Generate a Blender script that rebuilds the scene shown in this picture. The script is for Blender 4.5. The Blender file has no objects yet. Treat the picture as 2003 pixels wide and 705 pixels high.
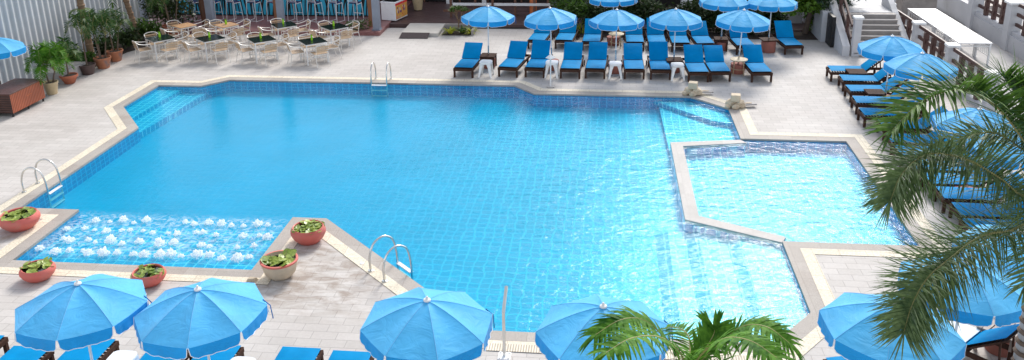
import bpy, bmesh, math, random
from mathutils import Vector, Matrix, noise
from mathutils.geometry import tessellate_polygon
rnd = random.Random(7)
R = math.radians
scene = bpy.context.scene
col = scene.collection

# ------------------------------------------------------------------ camera
H = 8.1
LENS_PX, FRAME_W = 1699.7, 2003.0
pitch, yaw, roll = R(18.447), R(-6.477), R(-0.991)
cp, sp, cy_, sy_ = math.cos(pitch), math.sin(pitch), math.cos(yaw), math.sin(yaw)
FW = Vector((sy_*cp, cy_*cp, -sp)); RT = Vector((cy_, -sy_, 0)); UP = RT.cross(FW)
RR = RT*math.cos(roll) + UP*math.sin(roll); UU = UP*math.cos(roll) - RT*math.sin(roll)
cam_d = bpy.data.cameras.new('camera'); cam = bpy.data.objects.new('camera', cam_d); col.objects.link(cam)
cam.matrix_world = Matrix(((RR.x, UU.x, -FW.x, 0), (RR.y, UU.y, -FW.y, 0), (RR.z, UU.z, -FW.z, H), (0, 0, 0, 1)))
cam_d.sensor_width = 36; cam_d.lens = LENS_PX/FRAME_W*36
cam_d.shift_y = -(352.5-199.9)/FRAME_W
cam_d.clip_start = .1; cam_d.clip_end = 2000
scene.camera = cam

# ------------------------------------------------------------------ mesh builder
class MB:
    def __init__(s): s.v = []; s.f = []
    def add(s, vs, fs):
        o = len(s.v); s.v += [tuple(p) for p in vs]; s.f += [tuple(i+o for i in f) for f in fs]; return s
    def box(s, c, d, rz=0, rx=0, ry=0):
        M = Matrix.Translation(c) @ Matrix.Rotation(rz, 4, 'Z') @ Matrix.Rotation(ry, 4, 'Y') @ Matrix.Rotation(rx, 4, 'X')
        x, y, z = d[0]/2, d[1]/2, d[2]/2
        vs = [M @ Vector(p) for p in ((-x,-y,-z),(x,-y,-z),(x,y,-z),(-x,y,-z),(-x,-y,z),(x,-y,z),(x,y,z),(-x,y,z))]
        return s.add(vs, [(0,3,2,1),(4,5,6,7),(0,1,5,4),(1,2,6,5),(2,3,7,6),(3,0,4,7)])
    def bar(s, a, b, w, h, upv=(0,0,1)):
        a, b = Vector(a), Vector(b); t = (b-a).normalized(); u = Vector(upv)
        if abs(t.dot(u)) > .98: u = Vector((0,1,0))
        sd = t.cross(u).normalized()*w/2; u2 = sd.cross(t).normalized()*h/2
        vs = [p+q for p in (a, b) for q in (-sd-u2, sd-u2, sd+u2, -sd+u2)]
        return s.add(vs, [(0,1,2,3),(7,6,5,4),(0,4,5,1),(1,5,6,2),(2,6,7,3),(3,7,4,0)])
    def tube(s, pts, r, n=8, r2=None, closed=False, cap=True):
        pts = [Vector(p) for p in pts]; m = len(pts); vs = []; fs = []
        prev = None
        for i, p in enumerate(pts):
            if closed: t = pts[(i+1) % m]-pts[i-1]
            else: t = pts[min(i+1, m-1)]-pts[max(i-1, 0)]
            t.normalize()
            if prev is None:
                u = Vector((0,0,1)) if abs(t.z) < .9 else Vector((1,0,0))
            else: u = prev
            a = (u - t*u.dot(t)).normalized(); prev = a; b = t.cross(a)
            rr = r if r2 is None else r+(r2-r)*i/(m-1)
            for k in range(n):
                an = 2*math.pi*k/n
                vs.append(p + (a*math.cos(an)+b*math.sin(an))*rr)
        for i in range(m if closed else m-1):
            j = (i+1) % m
            for k in range(n):
                fs.append((i*n+k, i*n+(k+1) % n, j*n+(k+1) % n, j*n+k))
        if cap and not closed:
            fs.append(tuple(range(n-1, -1, -1))); fs.append(tuple((m-1)*n+k for k in range(n)))
        return s.add(vs, fs)
    def lathe(s, prof, n=24, c=(0,0,0), sq=1.0, cap=True):
        vs = []; fs = []
        for (r, z) in prof:
            for k in range(n):
                a = 2*math.pi*k/n; vs.append((c[0]+r*math.cos(a), c[1]+r*math.sin(a)*sq, c[2]+z))
        for i in range(len(prof)-1):
            for k in range(n):
                fs.append((i*n+k, i*n+(k+1) % n, (i+1)*n+(k+1) % n, (i+1)*n+k))
        if cap: fs.append(tuple(range(n-1, -1, -1))); fs.append(tuple((len(prof)-1)*n+k for k in range(n)))
        return s.add(vs, fs)
    def prism(s, poly, z0, z1):
        n = len(poly)
        vs = [(x, y, z0) for x, y in poly]+[(x, y, z1) for x, y in poly]
        tri = tessellate_polygon([[Vector((x, y, 0)) for x, y in poly]])
        fs = []
        for t in tri:
            a, b, c_ = [Vector((*poly[i], 0)) for i in t]
            if (b-a).cross(c_-a).z < 0: t = t[::-1]
            fs.append(tuple(i+n for i in t)); fs.append(tuple(t[::-1]))
        ar = sum(poly[i-1][0]*poly[i][1]-poly[i][0]*poly[i-1][1] for i in range(n))
        for i in range(n):
            j = (i+1) % n
            fs.append((i, j, j+n, i+n) if ar > 0 else (j, i, i+n, j+n))
        return s.add(vs, fs)
    def sheet(s, loops, z):
        pts = [Vector((x, y, z)) for l in loops for x, y in l]
        tri = tessellate_polygon([[Vector((x, y, 0)) for x, y in l] for l in loops])
        fs = []
        for t in tri:
            if (pts[t[1]]-pts[t[0]]).cross(pts[t[2]]-pts[t[0]]).z < 0: t = t[::-1]
            fs.append(tuple(t))
        return s.add(pts, fs)
    def quad(s, a, b, c, d): return s.add([a, b, c, d], [(0,1,2,3)])
    def build(s, name, mat, parent=None, smooth=False, bevel=0, loc=None, rz=0):
        me = bpy.data.meshes.new(name); me.from_pydata(s.v, [], s.f); me.update()
        o = bpy.data.objects.new(name, me); col.objects.link(o)
        me.materials.append(mat)
        if smooth:
            me.polygons.foreach_set('use_smooth', [True]*len(me.polygons))
            try: me.set_sharp_from_angle(angle=R(40))
            except Exception: pass
        if bevel:
            b = o.modifiers.new('bevel', 'BEVEL'); b.width = bevel; b.segments = 2; b.limit_method = 'ANGLE'; b.angle_limit = R(35)
        if parent is not None: o.parent = parent
        if loc is not None: o.location = loc
        o.rotation_euler.z = rz
        return o

def tag(o, label=None, cat=None, group=None, kind=None):
    if label: o['label'] = label
    if cat: o['category'] = cat
    if group: o['group'] = group
    if kind: o['kind'] = kind
    return o
def thing(name, loc, rz=0, label=None, cat=None, group=None):
    o = bpy.data.objects.new(name, None); col.objects.link(o); o.location = loc; o.rotation_euler.z = rz
    o.empty_display_size = .1
    return tag(o, label, cat, group)
KIDS = {}
def copy_tree(o, parent=None):
    c = o.copy(); col.objects.link(c)
    if parent is not None: c.parent = parent
    for ch in [k for k in o.children]: copy_tree(ch, c)
    return c
class Stamp:
    """First placement uses the prototype itself, later ones copy it with its parts."""
    def __init__(s, make): s.make = make; s.proto = None
    def put(s, loc, rz, label, group=None, scale=1):
        if s.proto is None: s.proto = s.make(); o = s.proto
        else: o = copy_tree(s.proto)
        o.location = loc; o.rotation_euler = (0, 0, rz); o.scale = (scale,)*3
        o['label'] = label
        if group: o['group'] = group
        return o

# ------------------------------------------------------------------ materials
def srgb(r, g, b):
    f = lambda c: (c/255/12.92) if c/255 <= .04045 else ((c/255+.055)/1.055)**2.4
    return (f(r), f(g), f(b), 1)
class NT:
    def __init__(s, name):
        s.m = bpy.data.materials.new(name); s.m.use_nodes = True; s.t = s.m.node_tree; s.n = s.t.nodes; s.l = s.t.links
        s.b = s.n['Principled BSDF']; s.out = s.n['Material Output']
    def new(s, t, **k):
        nd = s.n.new(t)
        for a, v in k.items(): setattr(nd, a, v)
        return nd
    def link(s, a, b): s.l.new(a, b)
    def noise(s, vec, scale, detail=4, rough=.55, dist=0):
        n = s.new('ShaderNodeTexNoise'); n.inputs['Scale'].default_value = scale; n.inputs['Detail'].default_value = detail
        n.inputs['Roughness'].default_value = rough; n.inputs['Distortion'].default_value = dist
        if vec is not None: s.link(vec, n.inputs['Vector'])
        return n.outputs['Fac']
    def ramp(s, fac, stops):
        r = s.new('ShaderNodeValToRGB'); e = r.color_ramp.elements
        while len(e) < len(stops): e.new(.5)
        for i, (p, c) in enumerate(stops):
            e[i].position = p; e[i].color = c if len(c) == 4 else (*c, 1)
        s.link(fac, r.inputs['Fac']); return r.outputs['Color']
    def mix(s, fac, a, b, mode='MIX'):
        m = s.new('ShaderNodeMix', data_type='RGBA', blend_type=mode)
        for sock, v in ((m.inputs[0], fac), (m.inputs[6], a), (m.inputs[7], b)):
            if isinstance(v, (int, float)): sock.default_value = v
            elif isinstance(v, tuple): sock.default_value = v
            else: s.link(v, sock)
        return m.outputs[2]
    def math(s, op, a, b=0, c=0, clamp=False):
        m = s.new('ShaderNodeMath', operation=op, use_clamp=clamp)
        for i, v in enumerate((a, b, c)):
            if isinstance(v, (int, float)): m.inputs[i].default_value = v
            else: s.link(v, m.inputs[i])
        return m.outputs[0]
    def mrange(s, v, a, b, c=0, d=1):
        m = s.new('ShaderNodeMapRange', interpolation_type='SMOOTHSTEP')
        s.link(v, m.inputs[0])
        for i, x in enumerate((a, b, c, d)): m.inputs[i+1].default_value = x
        return m.outputs[0]
    def coord(s, kind='Object'):
        return s.new('ShaderNodeTexCoord').outputs[kind]
    def pos(s): return s.new('ShaderNodeNewGeometry').outputs['Position']
    def mapping(s, vec, scale=(1,1,1), loc=(0,0,0), rot=(0,0,0)):
        m = s.new('ShaderNodeMapping'); s.link(vec, m.inputs[0])
        m.inputs['Scale'].default_value = scale; m.inputs['Location'].default_value = loc; m.inputs['Rotation'].default_value = rot
        return m.outputs[0]
    def bump(s, h, strength=.3, dist=.02):
        b = s.new('ShaderNodeBump'); b.inputs['Strength'].default_value = strength; b.inputs['Distance'].default_value = dist
        s.link(h, b.inputs['Height']); return b.outputs[0]
    def sepx(s, vec):
        n = s.new('ShaderNodeSeparateXYZ'); s.link(vec, n.inputs[0]); return n.outputs
def sc(c, k): return (min(c[0]*k, 1), min(c[1]*k, 1), min(c[2]*k, 1), 1)
def pm(name, c, rough=.5, var=.18, scale=6, bump=0, bscale=40, metal=0, spec=.5, inst=.08, stain=None, stretch=(1,1,1)):
    m = NT(name); b = m.b
    co = m.mapping(m.coord(), stretch)
    f = m.noise(co, scale, 5, .6)
    colr = m.ramp(f, [(.25, sc(c, 1-var)), (.75, sc(c, 1+var))])
    if stain:
        f2 = m.ramp(m.noise(co, scale*.5, 6, .7), [(.5, (0,0,0)), (.72, (1,1,1))])
        colr = m.mix(f2, colr, stain)
    if inst:
        oi = m.new('ShaderNodeObjectInfo')
        k = m.new('ShaderNodeMapRange'); m.link(oi.outputs['Random'], k.inputs[0]); k.inputs[3].default_value = 1-inst; k.inputs[4].default_value = 1+inst
        colr = m.mix(1.0, colr, k.outputs[0], 'MULTIPLY')
    m.link(colr, b.inputs['Base Color'])
    rr = m.ramp(m.noise(co, scale*2, 3), [(.3, (rough*.8,)*3), (.7, (min(1, rough*1.2),)*3)])
    m.link(rr, b.inputs['Roughness'])
    b.inputs['Metallic'].default_value = metal; b.inputs['Specular IOR Level'].default_value = spec
    if bump: m.link(m.bump(m.noise(co, bscale, 4, .6), bump, .01), b.inputs['Normal'])
    return m.m

def deck_mat():
    m = NT('pavers'); b = m.b; p = m.pos()
    br = m.new('ShaderNodeTexBrick'); br.offset = .5
    m.link(m.mapping(p, (1,1,1), (.11,.03,0)), br.inputs['Vector'])
    for k, v in (('Scale', 1), ('Mortar Size', .006), ('Mortar Smooth', .3), ('Bias', 0), ('Brick Width', .42), ('Row Height', .215)): br.inputs[k].default_value = v
    br.inputs['Color1'].default_value = (.625,.595,.565,1); br.inputs['Color2'].default_value = (.56,.535,.505,1); br.inputs['Mortar'].default_value = (.43,.405,.385,1)
    fine = m.noise(p, 18, 6, .7); big = m.noise(p, .45, 5, .6)
    c = m.mix(m.ramp(fine, [(.3, (0,0,0)), (.75, (1,1,1))]), sc((.88,.87,.87), 1), sc((1,1,1), 1))
    c = m.mix(1.0, br.outputs['Color'], c, 'MULTIPLY')
    c = m.mix(1.0, c, m.ramp(big, [(.3, (.82,.8,.79)), (.65, (1,1,1))]), 'MULTIPLY')
    # cement joints smeared with dirt along the left side, damp mud stains around the peninsula pots
    sx = m.sepx(p)
    def box_mask(x0, x1, y0, y1, s=1.0):
        a = m.math('MULTIPLY', m.mrange(sx[0], x0-s, x0+s), m.mrange(sx[0], x1-s, x1+s, 1, 0))
        d = m.math('MULTIPLY', m.mrange(sx[1], y0-s, y0+s), m.mrange(sx[1], y1-s, y1+s, 1, 0))
        return m.math('MULTIPLY', a, d)
    mk = box_mask(-6.7, -3.9, 12.6, 15.3, .6)
    mud = m.math('MULTIPLY', mk, m.ramp(m.noise(m.mapping(p, (1,2.2,1)), 1.9, 6, .65, .6), [(.42, (0,0,0)), (.62, (1,1,1))]))
    mud2 = m.math('MULTIPLY', box_mask(-13.5, -11.2, 13.2, 16.2, .5), m.ramp(m.noise(p, 2.2, 5, .6), [(.45, (0,0,0)), (.7, (1,1,1))]))
    c = m.mix(m.math('MULTIPLY', mud, .6), c, (.2,.135,.09,1))
    c = m.mix(m.math('MULTIPLY', mud2, .6), c, (.25,.16,.1,1))
    dirt = m.ramp(m.noise(m.mapping(p, (.35,1.6,1)), 1.3, 6, .7), [(.52, (0,0,0)), (.78, (1,1,1))])
    c = m.mix(m.math('MULTIPLY', m.math('MULTIPLY', dirt, m.mrange(sx[0], -10, -15)), .35), c, (.3,.26,.23,1))
    m.link(c, b.inputs['Base Color']); b.inputs['Roughness'].default_value = .75; b.inputs['Specular IOR Level'].default_value = .35
    h = m.math('ADD', m.math('MULTIPLY', br.outputs['Fac'], -.6), m.math('MULTIPLY', fine, .35))
    m.link(m.bump(h, .5, .006), b.inputs['Normal'])
    return m.m
def stone_mat(name, c1, c2, joint, bw, rh, rot=0, speck=60, stain=0.0):
    m = NT(name); b = m.b; p = m.pos()
    br = m.new('ShaderNodeTexBrick'); br.offset = 0
    m.link(m.mapping(p, (1,1,1), (0,0,0), (0,0,rot)), br.inputs['Vector'])
    for k, v in (('Scale', 1), ('Mortar Size', .004), ('Mortar Smooth', .2), ('Brick Width', bw), ('Row Height', rh)): br.inputs[k].default_value = v
    br.inputs['Color1'].default_value = c1; br.inputs['Color2'].default_value = c2; br.inputs['Mortar'].default_value = joint
    sp_ = m.ramp(m.noise(p, speck, 3, .8), [(.35, (.7,.7,.7)), (.65, (1.1,1.1,1.1))])
    c = m.mix(1.0, br.outputs['Color'], sp_, 'MULTIPLY')
    c = m.mix(m.math('MULTIPLY', m.ramp(m.noise(p, .9, 6, .7), [(.5, (0,0,0)), (.7, (1,1,1))]), stain), c, (.2,.13,.09,1))
    m.link(c, b.inputs['Base Color']); b.inputs['Roughness'].default_value = .7; b.inputs['Specular IOR Level'].default_value = .35
    return m.m
def tile_mat(name, tile1, tile2, grout, size=.15, wob=.02, grout_w=.006, wall=False, fade=None):
    m = NT(name); b = m.b; p = m.pos()
    nz = m.new('ShaderNodeTexNoise'); nz.inputs['Scale'].default_value = 2.6; nz.inputs['Detail'].default_value = 2; m.link(p, nz.inputs['Vector'])
    off = m.new('ShaderNodeVectorMath', operation='SUBTRACT'); m.link(nz.outputs['Color'], off.inputs[0]); off.inputs[1].default_value = (.5,.5,.5)
    scl = m.new('ShaderNodeVectorMath', operation='SCALE'); m.link(off.outputs[0], scl.inputs[0]); scl.inputs[3].default_value = wob*5
    ad = m.new('ShaderNodeVectorMath', operation='ADD'); m.link(p, ad.inputs[0]); m.link(scl.outputs[0], ad.inputs[1])
    v = ad.outputs[0]
    if wall:
        x = m.sepx(v); cb = m.new('ShaderNodeCombineXYZ'); m.link(m.math('ADD', x[0], x[1]), cb.inputs[0]); m.link(m.math('MULTIPLY', x[2], 2.0), cb.inputs[1]); v = cb.outputs[0]
    br = m.new('ShaderNodeTexBrick'); br.offset = 0
    m.link(v, br.inputs['Vector'])
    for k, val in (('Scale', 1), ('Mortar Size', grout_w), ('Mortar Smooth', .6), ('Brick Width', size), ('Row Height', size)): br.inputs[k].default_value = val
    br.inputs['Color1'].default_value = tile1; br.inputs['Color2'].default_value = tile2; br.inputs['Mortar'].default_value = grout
    # broad noise mottles the tile colour
    bc = br.outputs['Color']
    if fade: bc = m.mix(m.mrange(m.sepx(p)[0], fade[0], fade[1], .25, 1), tile1, bc)  # deep-water haze put into the colour: grout fades out along x
    c = m.mix(1.0, bc, m.ramp(m.noise(p, .6, 3), [(.3, (.9,.9,.9)), (.7, (1.06,1.06,1.06))]), 'MULTIPLY')
    m.link(c, b.inputs['Base Color']); b.inputs['Roughness'].default_value = .35
    return m.m
def water_mat(name, turb_lo, turb_hi, wave_l, wave_r, x0, x1, foam=False):
    m = NT(name); p = m.pos(); m.n.remove(m.b); sx = m.sepx(p)
    w1 = m.noise(m.mapping(p, (1,1.7,1), (0,0,0), (0,0,R(-18))), 2.6, 3, .55, .8)
    w2 = m.noise(m.mapping(p, (1,1.5,1), (0,0,0), (0,0,R(25))), 7.5, 3, .6, .5)
    amp = m.mrange(sx[0], x0, x1, wave_l, wave_r)
    amp = m.math('MULTIPLY', amp, m.mrange(sx[1], 17.5, 23.5, 1, .42))
    h = m.math('MULTIPLY', m.math('ADD', w1, m.math('MULTIPLY', w2, .32)), amp)
    nb = m.bump(h, 1.0, 1.0)
    fr = m.new('ShaderNodeFresnel'); fr.inputs['IOR'].default_value = 1.185; m.link(nb, fr.inputs['Normal'])
    gl = m.new('ShaderNodeBsdfGlossy'); gl.inputs['Roughness'].default_value = .15; m.link(nb, gl.inputs['Normal'])
    tr = m.new('ShaderNodeBsdfTransparent'); tr.inputs['Color'].default_value = (.55,.98,1,1)
    df = m.new('ShaderNodeBsdfDiffuse'); df.inputs['Color'].default_value = (.0,.44,.74,1)
    mx = m.new('ShaderNodeMixShader')
    t = m.mrange(sx[0], x0, x1, turb_lo, turb_hi)
    m.link(t, mx.inputs[0]); m.link(tr.outputs[0], mx.inputs[1]); m.link(df.outputs[0], mx.inputs[2])
    base = mx.outputs[0]
    if foam:
        mk = m.math('MULTIPLY', m.math('MULTIPLY', m.mrange(sx[0], -11.5, -11.2), m.mrange(sx[0], -6.9, -6.5, 1, 0)), m.math('MULTIPLY', m.mrange(sx[1], 14.0, 14.5), m.mrange(sx[1], 15.9, 16.3, 1, 0)))
        fn = m.ramp(m.noise(p, 7, 6, .7, 1.5), [(.44, (0,0,0)), (.64, (1,1,1))])
        fd = m.new('ShaderNodeBsdfDiffuse'); fd.inputs['Color'].default_value = (.85,.95,1,1)
        m2 = m.new('ShaderNodeMixShader'); m.link(m.math('MULTIPLY', m.math('MULTIPLY', mk, fn), .4), m2.inputs[0]); m.link(base, m2.inputs[1]); m.link(fd.outputs[0], m2.inputs[2]); base = m2.outputs[0]
    m3 = m.new('ShaderNodeMixShader'); m.link(fr.outputs[0], m3.inputs[0]); m.link(base, m3.inputs[1]); m.link(gl.outputs[0], m3.inputs[2])
    m.link(m3.outputs[0], m.out.inputs['Surface'])
    return m.m
def leaf_mat(name, c, c2, trans=.35, rough=.42, spec=.35):
    m = NT(name); b = m.b; p = m.pos()
    f = m.noise(p, 3.5, 4, .7); g = m.noise(p, 22, 2)
    k = m.ramp(m.math('ADD', m.math('MULTIPLY', f, .6), m.math('MULTIPLY', g, .4)), [(.36, c), (.62, c2)])
    m.link(k, b.inputs['Base Color']); b.inputs['Roughness'].default_value = rough; b.inputs['Specular IOR Level'].default_value = spec
    tl = m.new('ShaderNodeBsdfTranslucent'); m.link(k, tl.inputs['Color'])
    mx = m.new('ShaderNodeMixShader'); mx.inputs[0].default_value = trans; m.link(b.outputs[0], mx.inputs[1]); m.link(tl.outputs[0], mx.inputs[2]); m.link(mx.outputs[0], m.out.inputs['Surface'])
    return m.m
def cloth_mat(name, c, trans=.25, bump=.38, fade=.12, spec=.25):
    m = NT(name); b = m.b; co = m.coord()
    oi = m.new('ShaderNodeObjectInfo')
    ofs = m.new('ShaderNodeVectorMath', operation='ADD'); m.link(co, ofs.inputs[0])
    rv = m.math('MULTIPLY', oi.outputs['Random'], 20); cb = m.new('ShaderNodeCombineXYZ'); m.link(rv, cb.inputs[0]); m.link(rv, cb.inputs[1]); m.link(cb.outputs[0], ofs.inputs[1])
    f = m.noise(ofs.outputs[0], 2.2, 4, .6)
    k = m.ramp(f, [(.3, sc(c, 1-fade)), (.75, sc(c, 1+fade))])
    m.link(k, b.inputs['Base Color']); b.inputs['Roughness'].default_value = .6; b.inputs['Specular IOR Level'].default_value = spec
    b.inputs['Sheen Weight'].default_value = .15 if trans else 0
    w = m.math('ADD', m.noise(m.mapping(ofs.outputs[0], (1,1,3)), 3.0, 3, .5, 1.2), m.math('MULTIPLY', m.noise(ofs.outputs[0], 160, 2), .04))
    nb = m.bump(w, bump, .05); m.link(nb, b.inputs['Normal'])
    tl = m.new('ShaderNodeBsdfTranslucent'); m.link(k, tl.inputs['Color'])
    mx = m.new('ShaderNodeMixShader'); mx.inputs[0].default_value = trans; m.link(b.outputs[0], mx.inputs[1]); m.link(tl.outputs[0], mx.inputs[2]); m.link(mx.outputs[0], m.out.inputs['Surface'])
    return m.m
def stripes_mat(name, c1, c2, sc_, axis=0, rough=.5, metal=0):
    m = NT(name); b = m.b; x = m.sepx(m.coord())
    s = m.math('SINE', m.math('MULTIPLY', x[axis], sc_))
    k = m.ramp(m.math('MULTIPLY_ADD', s, .5, .5), [(.35, c1), (.65, c2)])
    k = m.mix(1.0, k, m.ramp(m.noise(m.coord(), 3, 5, .6), [(.3, (.75,.75,.75)), (.7, (1.1,1.1,1.1))]), 'MULTIPLY')
    m.link(k, b.inputs['Base Color']); b.inputs['Roughness'].default_value = rough; b.inputs['Metallic'].default_value = metal
    m.link(m.bump(s, .4, .01), b.inputs['Normal'])
    return m.m

M = {}
M['deck'] = deck_mat()
M['granite'] = stone_mat('pebble_granite', (.40,.36,.325,1), (.47,.43,.39,1), (.30,.26,.23,1), .6, .6, stain=.25)
M['divider'] = stone_mat('wet_pebble_granite', (.50,.48,.455,1), (.56,.535,.51,1), (.45,.42,.4,1), .6, .6)
M['cream'] = stone_mat('cream_sandstone', (.80,.72,.58,1), (.74,.66,.52,1), (.45,.37,.27,1), .5, .5, speck=30, stain=.12)
M['earth'] = pm('earth', (.12,.09,.07,1), .9, .3, 2)
M['soil'] = pm('soil', (.045,.03,.022,1), .9, .4, 12, .6)
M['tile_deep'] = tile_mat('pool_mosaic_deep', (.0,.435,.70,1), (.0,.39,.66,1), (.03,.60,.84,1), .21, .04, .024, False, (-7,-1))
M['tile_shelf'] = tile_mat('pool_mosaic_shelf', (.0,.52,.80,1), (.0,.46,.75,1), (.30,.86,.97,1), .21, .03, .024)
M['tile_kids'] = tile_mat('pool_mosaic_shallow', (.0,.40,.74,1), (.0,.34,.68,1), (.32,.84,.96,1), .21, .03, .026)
M['tile_pale'] = tile_mat('pool_mosaic_pale', (.10,.56,.73,1), (.13,.60,.77,1), (.50,.82,.92,1), .21, .016, .026)
M['tile_wall'] = tile_mat('pool_mosaic_wall', (.0,.285,.60,1), (.0,.34,.68,1), (.02,.55,.85,1), .21, .008, .022, True)
M['water'] = water_mat('pool_water', .18, .05, .011, .034, -8.0, 1.0, True)
M['water_kids'] = water_mat('paddling_water', .05, .05, .046, .046, 3, 4)
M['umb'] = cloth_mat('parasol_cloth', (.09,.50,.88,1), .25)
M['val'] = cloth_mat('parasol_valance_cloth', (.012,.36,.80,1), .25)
M['seam'] = cloth_mat('parasol_seam_cloth', (.22,.60,.95,1), .3)
M['trim'] = pm('white_trim', (.8,.8,.8,1), .6, .05, 20)
M['cushion'] = cloth_mat('blue_vinyl_cushion', (.0,.23,.50,1), 0, .15, .12, .04)
M['cushion_white'] = cloth_mat('white_towel', (.72,.76,.78,1), 0, .15, .05)
M['teak'] = pm('dark_teak', (.062,.032,.023,1), .7, .35, 7, .3, 60, spec=.08, stretch=(1,6,1))
M['teak2'] = pm('reddish_hardwood', (.16,.075,.05,1), .5, .3, 7, .3, 60, stretch=(1,6,1))
M['white_plastic'] = pm('white_plastic', (.78,.78,.78,1), .35, .05, 5)
M['white_paint'] = pm('white_paint', (.74,.74,.74,1), .55, .07, 3, .1, 30)
M['wall_white'] = pm('white_rendered_wall', (.52,.52,.54,1), .7, .1, 1.5, .3, 25, stain=(.42,.42,.42,1))
M['grey_post'] = pm('grey_blue_paint', (.22,.25,.31,1), .5, .12, 3)
M['steel'] = pm('stainless_steel', (.66,.66,.64,1), .22, .08, 10, metal=1)
M['alu'] = pm('brushed_aluminium', (.72,.69,.65,1), .35, .06, 10, metal=.15)
M['slat'] = pm('pale_wood_slat', (.50,.36,.235,1), .5, .2, 9, stretch=(6,1,1))
M['slat_top'] = pm('honey_wood_top', (.44,.25,.12,1), .45, .25, 9, stretch=(6,1,1))
M['black_glass'] = pm('black_table_glass', (.008,.018,.016,1), .12, .2, 4)
M['lime'] = pm('lime_glass', (.30,.62,.02,1), .2, .15, 12)
M['terracotta'] = pm('terracotta', (.42,.13,.07,1), .7, .25, 6, .3, 30, stain=(.2,.07,.045,1))
M['base_red'] = pm('red_clay_base', (.33,.12,.09,1), .8, .2, 6, .3, 40)
M['pot_red'] = pm('coral_red_pot', (.55,.12,.095,1), .62, .12, 5, .15, 25, stain=(.40,.16,.13,1))
M['pot_cream'] = pm('cream_stone_pot', (.55,.45,.33,1), .75, .15, 8, .4, 60)
M['pot_beige'] = pm('beige_glazed_pot', (.52,.40,.24,1), .4, .15, 5)
M['pot_dark'] = pm('dark_brown_pot', (.09,.055,.05,1), .4, .3, 7)
M['pot_blue'] = pm('clay_and_blue_pattern', (.42,.16,.08,1), .6, .2, 6, stain=(.05,.12,.16,1))
M['pond'] = pm('dark_pot_water', (.012,.018,.01,1), .08, .3, 10)
M['pad'] = leaf_mat('lily_pad_leaf', (.08,.17,.02,1), (.42,.50,.10,1), .15, .3)
M['palm'] = leaf_mat('palm_leaf', (.022,.07,.012,1), (.13,.24,.04,1), .3, .5, .25)
M['palm_pot'] = leaf_mat('potted_palm_leaf', (.010,.040,.010,1), (.06,.14,.025,1), .25, .5, .25)
M['palm_dark'] = leaf_mat('date_palm_leaf', (.036,.078,.028,1), (.19,.27,.10,1), .28, .42, .3)
M['palm_bright'] = leaf_mat('areca_leaf', (.02,.095,.008,1), (.13,.30,.03,1), .3, .6, .12)
M['shrub'] = leaf_mat('dark_shrub_leaf', (.010,.022,.008,1), (.05,.08,.02,1), .2)
M['shrub2'] = leaf_mat('green_shrub_leaf', (.02,.05,.01,1), (.10,.19,.03,1), .3)
M['shrub_y'] = leaf_mat('yellow_green_leaf', (.16,.28,.02,1), (.62,.60,.06,1), .35)
M['tree_dark'] = leaf_mat('bluish_tree_leaf', (.012,.03,.018,1), (.05,.09,.05,1), .2)
M['tree_lite'] = leaf_mat('light_tree_leaf', (.03,.085,.008,1), (.16,.28,.03,1), .35)
M['bark'] = pm('palm_bark', (.22,.14,.085,1), .85, .35, 8, .9, 18, stretch=(1,1,4))
M['bark2'] = pm('grey_bark', (.13,.09,.065,1), .9, .35, 8, .9, 20)
M['stem'] = pm('pale_frond_stem', (.30,.27,.10,1), .5, .25, 9)
M['rock'] = pm('beige_sandstone_rock', (.60,.50,.37,1), .85, .2, 6, .8, 20, stain=(.3,.2,.12,1))
M['slab'] = pm('grey_stone_slab', (.36,.34,.33,1), .7, .2, 6, .3, 40)
def foam_mat():
    m = NT('white_foam'); p = m.pos(); b = m.b
    b.inputs['Base Color'].default_value = (1,1,1,1); b.inputs['Roughness'].default_value = .7
    tl = m.new('ShaderNodeBsdfTranslucent'); tl.inputs['Color'].default_value = (1,1,1,1)
    mx = m.new('ShaderNodeMixShader'); mx.inputs[0].default_value = .55; m.link(b.outputs[0], mx.inputs[1]); m.link(tl.outputs[0], mx.inputs[2])
    tp = m.new('ShaderNodeBsdfTransparent'); m2 = m.new('ShaderNodeMixShader')
    z = m.sepx(m.coord())[2]
    f = m.math('ADD', m.math('MULTIPLY', m.noise(p, 34, 4, .7), .9), m.mrange(z, .0, .06, -.05, .45))
    m.link(m.ramp(f, [(.36, (0,0,0)), (.62, (1,1,1))]), m2.inputs[0]); m.link(tp.outputs[0], m2.inputs[1]); m.link(mx.outputs[0], m2.inputs[2]); m.link(m2.outputs[0], m.out.inputs['Surface'])
    return m.m
M['foam'] = foam_mat()
M['wicker'] = stripes_mat('orange_wicker', (.25,.055,.02,1), (.42,.11,.05,1), 90, 1, .45)
M['wicker_top'] = pm('dark_wicker_top', (.10,.045,.035,1), .35, .3, 6, .5, 80)
M['wicker_end'] = stripes_mat('dark_wicker_end', (.04,.018,.014,1), (.085,.035,.026,1), 90, 2, .5)
M['fence'] = pm('corrugated_grey_metal', (.52,.54,.57,1), .55, .1, 1.2, spec=.4, stain=(.42,.43,.46,1))
M['platform'] = pm('dark_red_terrace', (.25,.10,.095,1), .42, .28, 1.6, .15, 30, stain=(.32,.16,.145,1))
M['walkway'] = pm('dark_brown_walkway', (.10,.055,.052,1), .5, .3, 2.5, .2, 40)
M['mat'] = pm('charcoal_doormat', (.055,.038,.040,1), .95, .3, 30, .6, 90)
M['ramp'] = pm('pale_concrete_ramp', (.50,.47,.43,1), .8, .1, 4, .2, 40)
M['bar_blue'] = pm('turquoise_bar_front', (.03,.42,.64,1), .45, .15, 2)
M['black'] = pm('black_paint', (.008,.008,.009,1), .5, .3, 4)
M['navy'] = pm('navy_cushion', (.010,.02,.10,1), .6, .2, 6)
M['unlit_depth'] = pm('unlit_interior_and_void', (.016,.013,.012,1), .7, .4, 2)  # near-black colour stands in for unlit depth: building interior and void strip
M['dark_glass'] = pm('dark_window_glass', (.012,.012,.014,1), .08, .3, 1)
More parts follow.
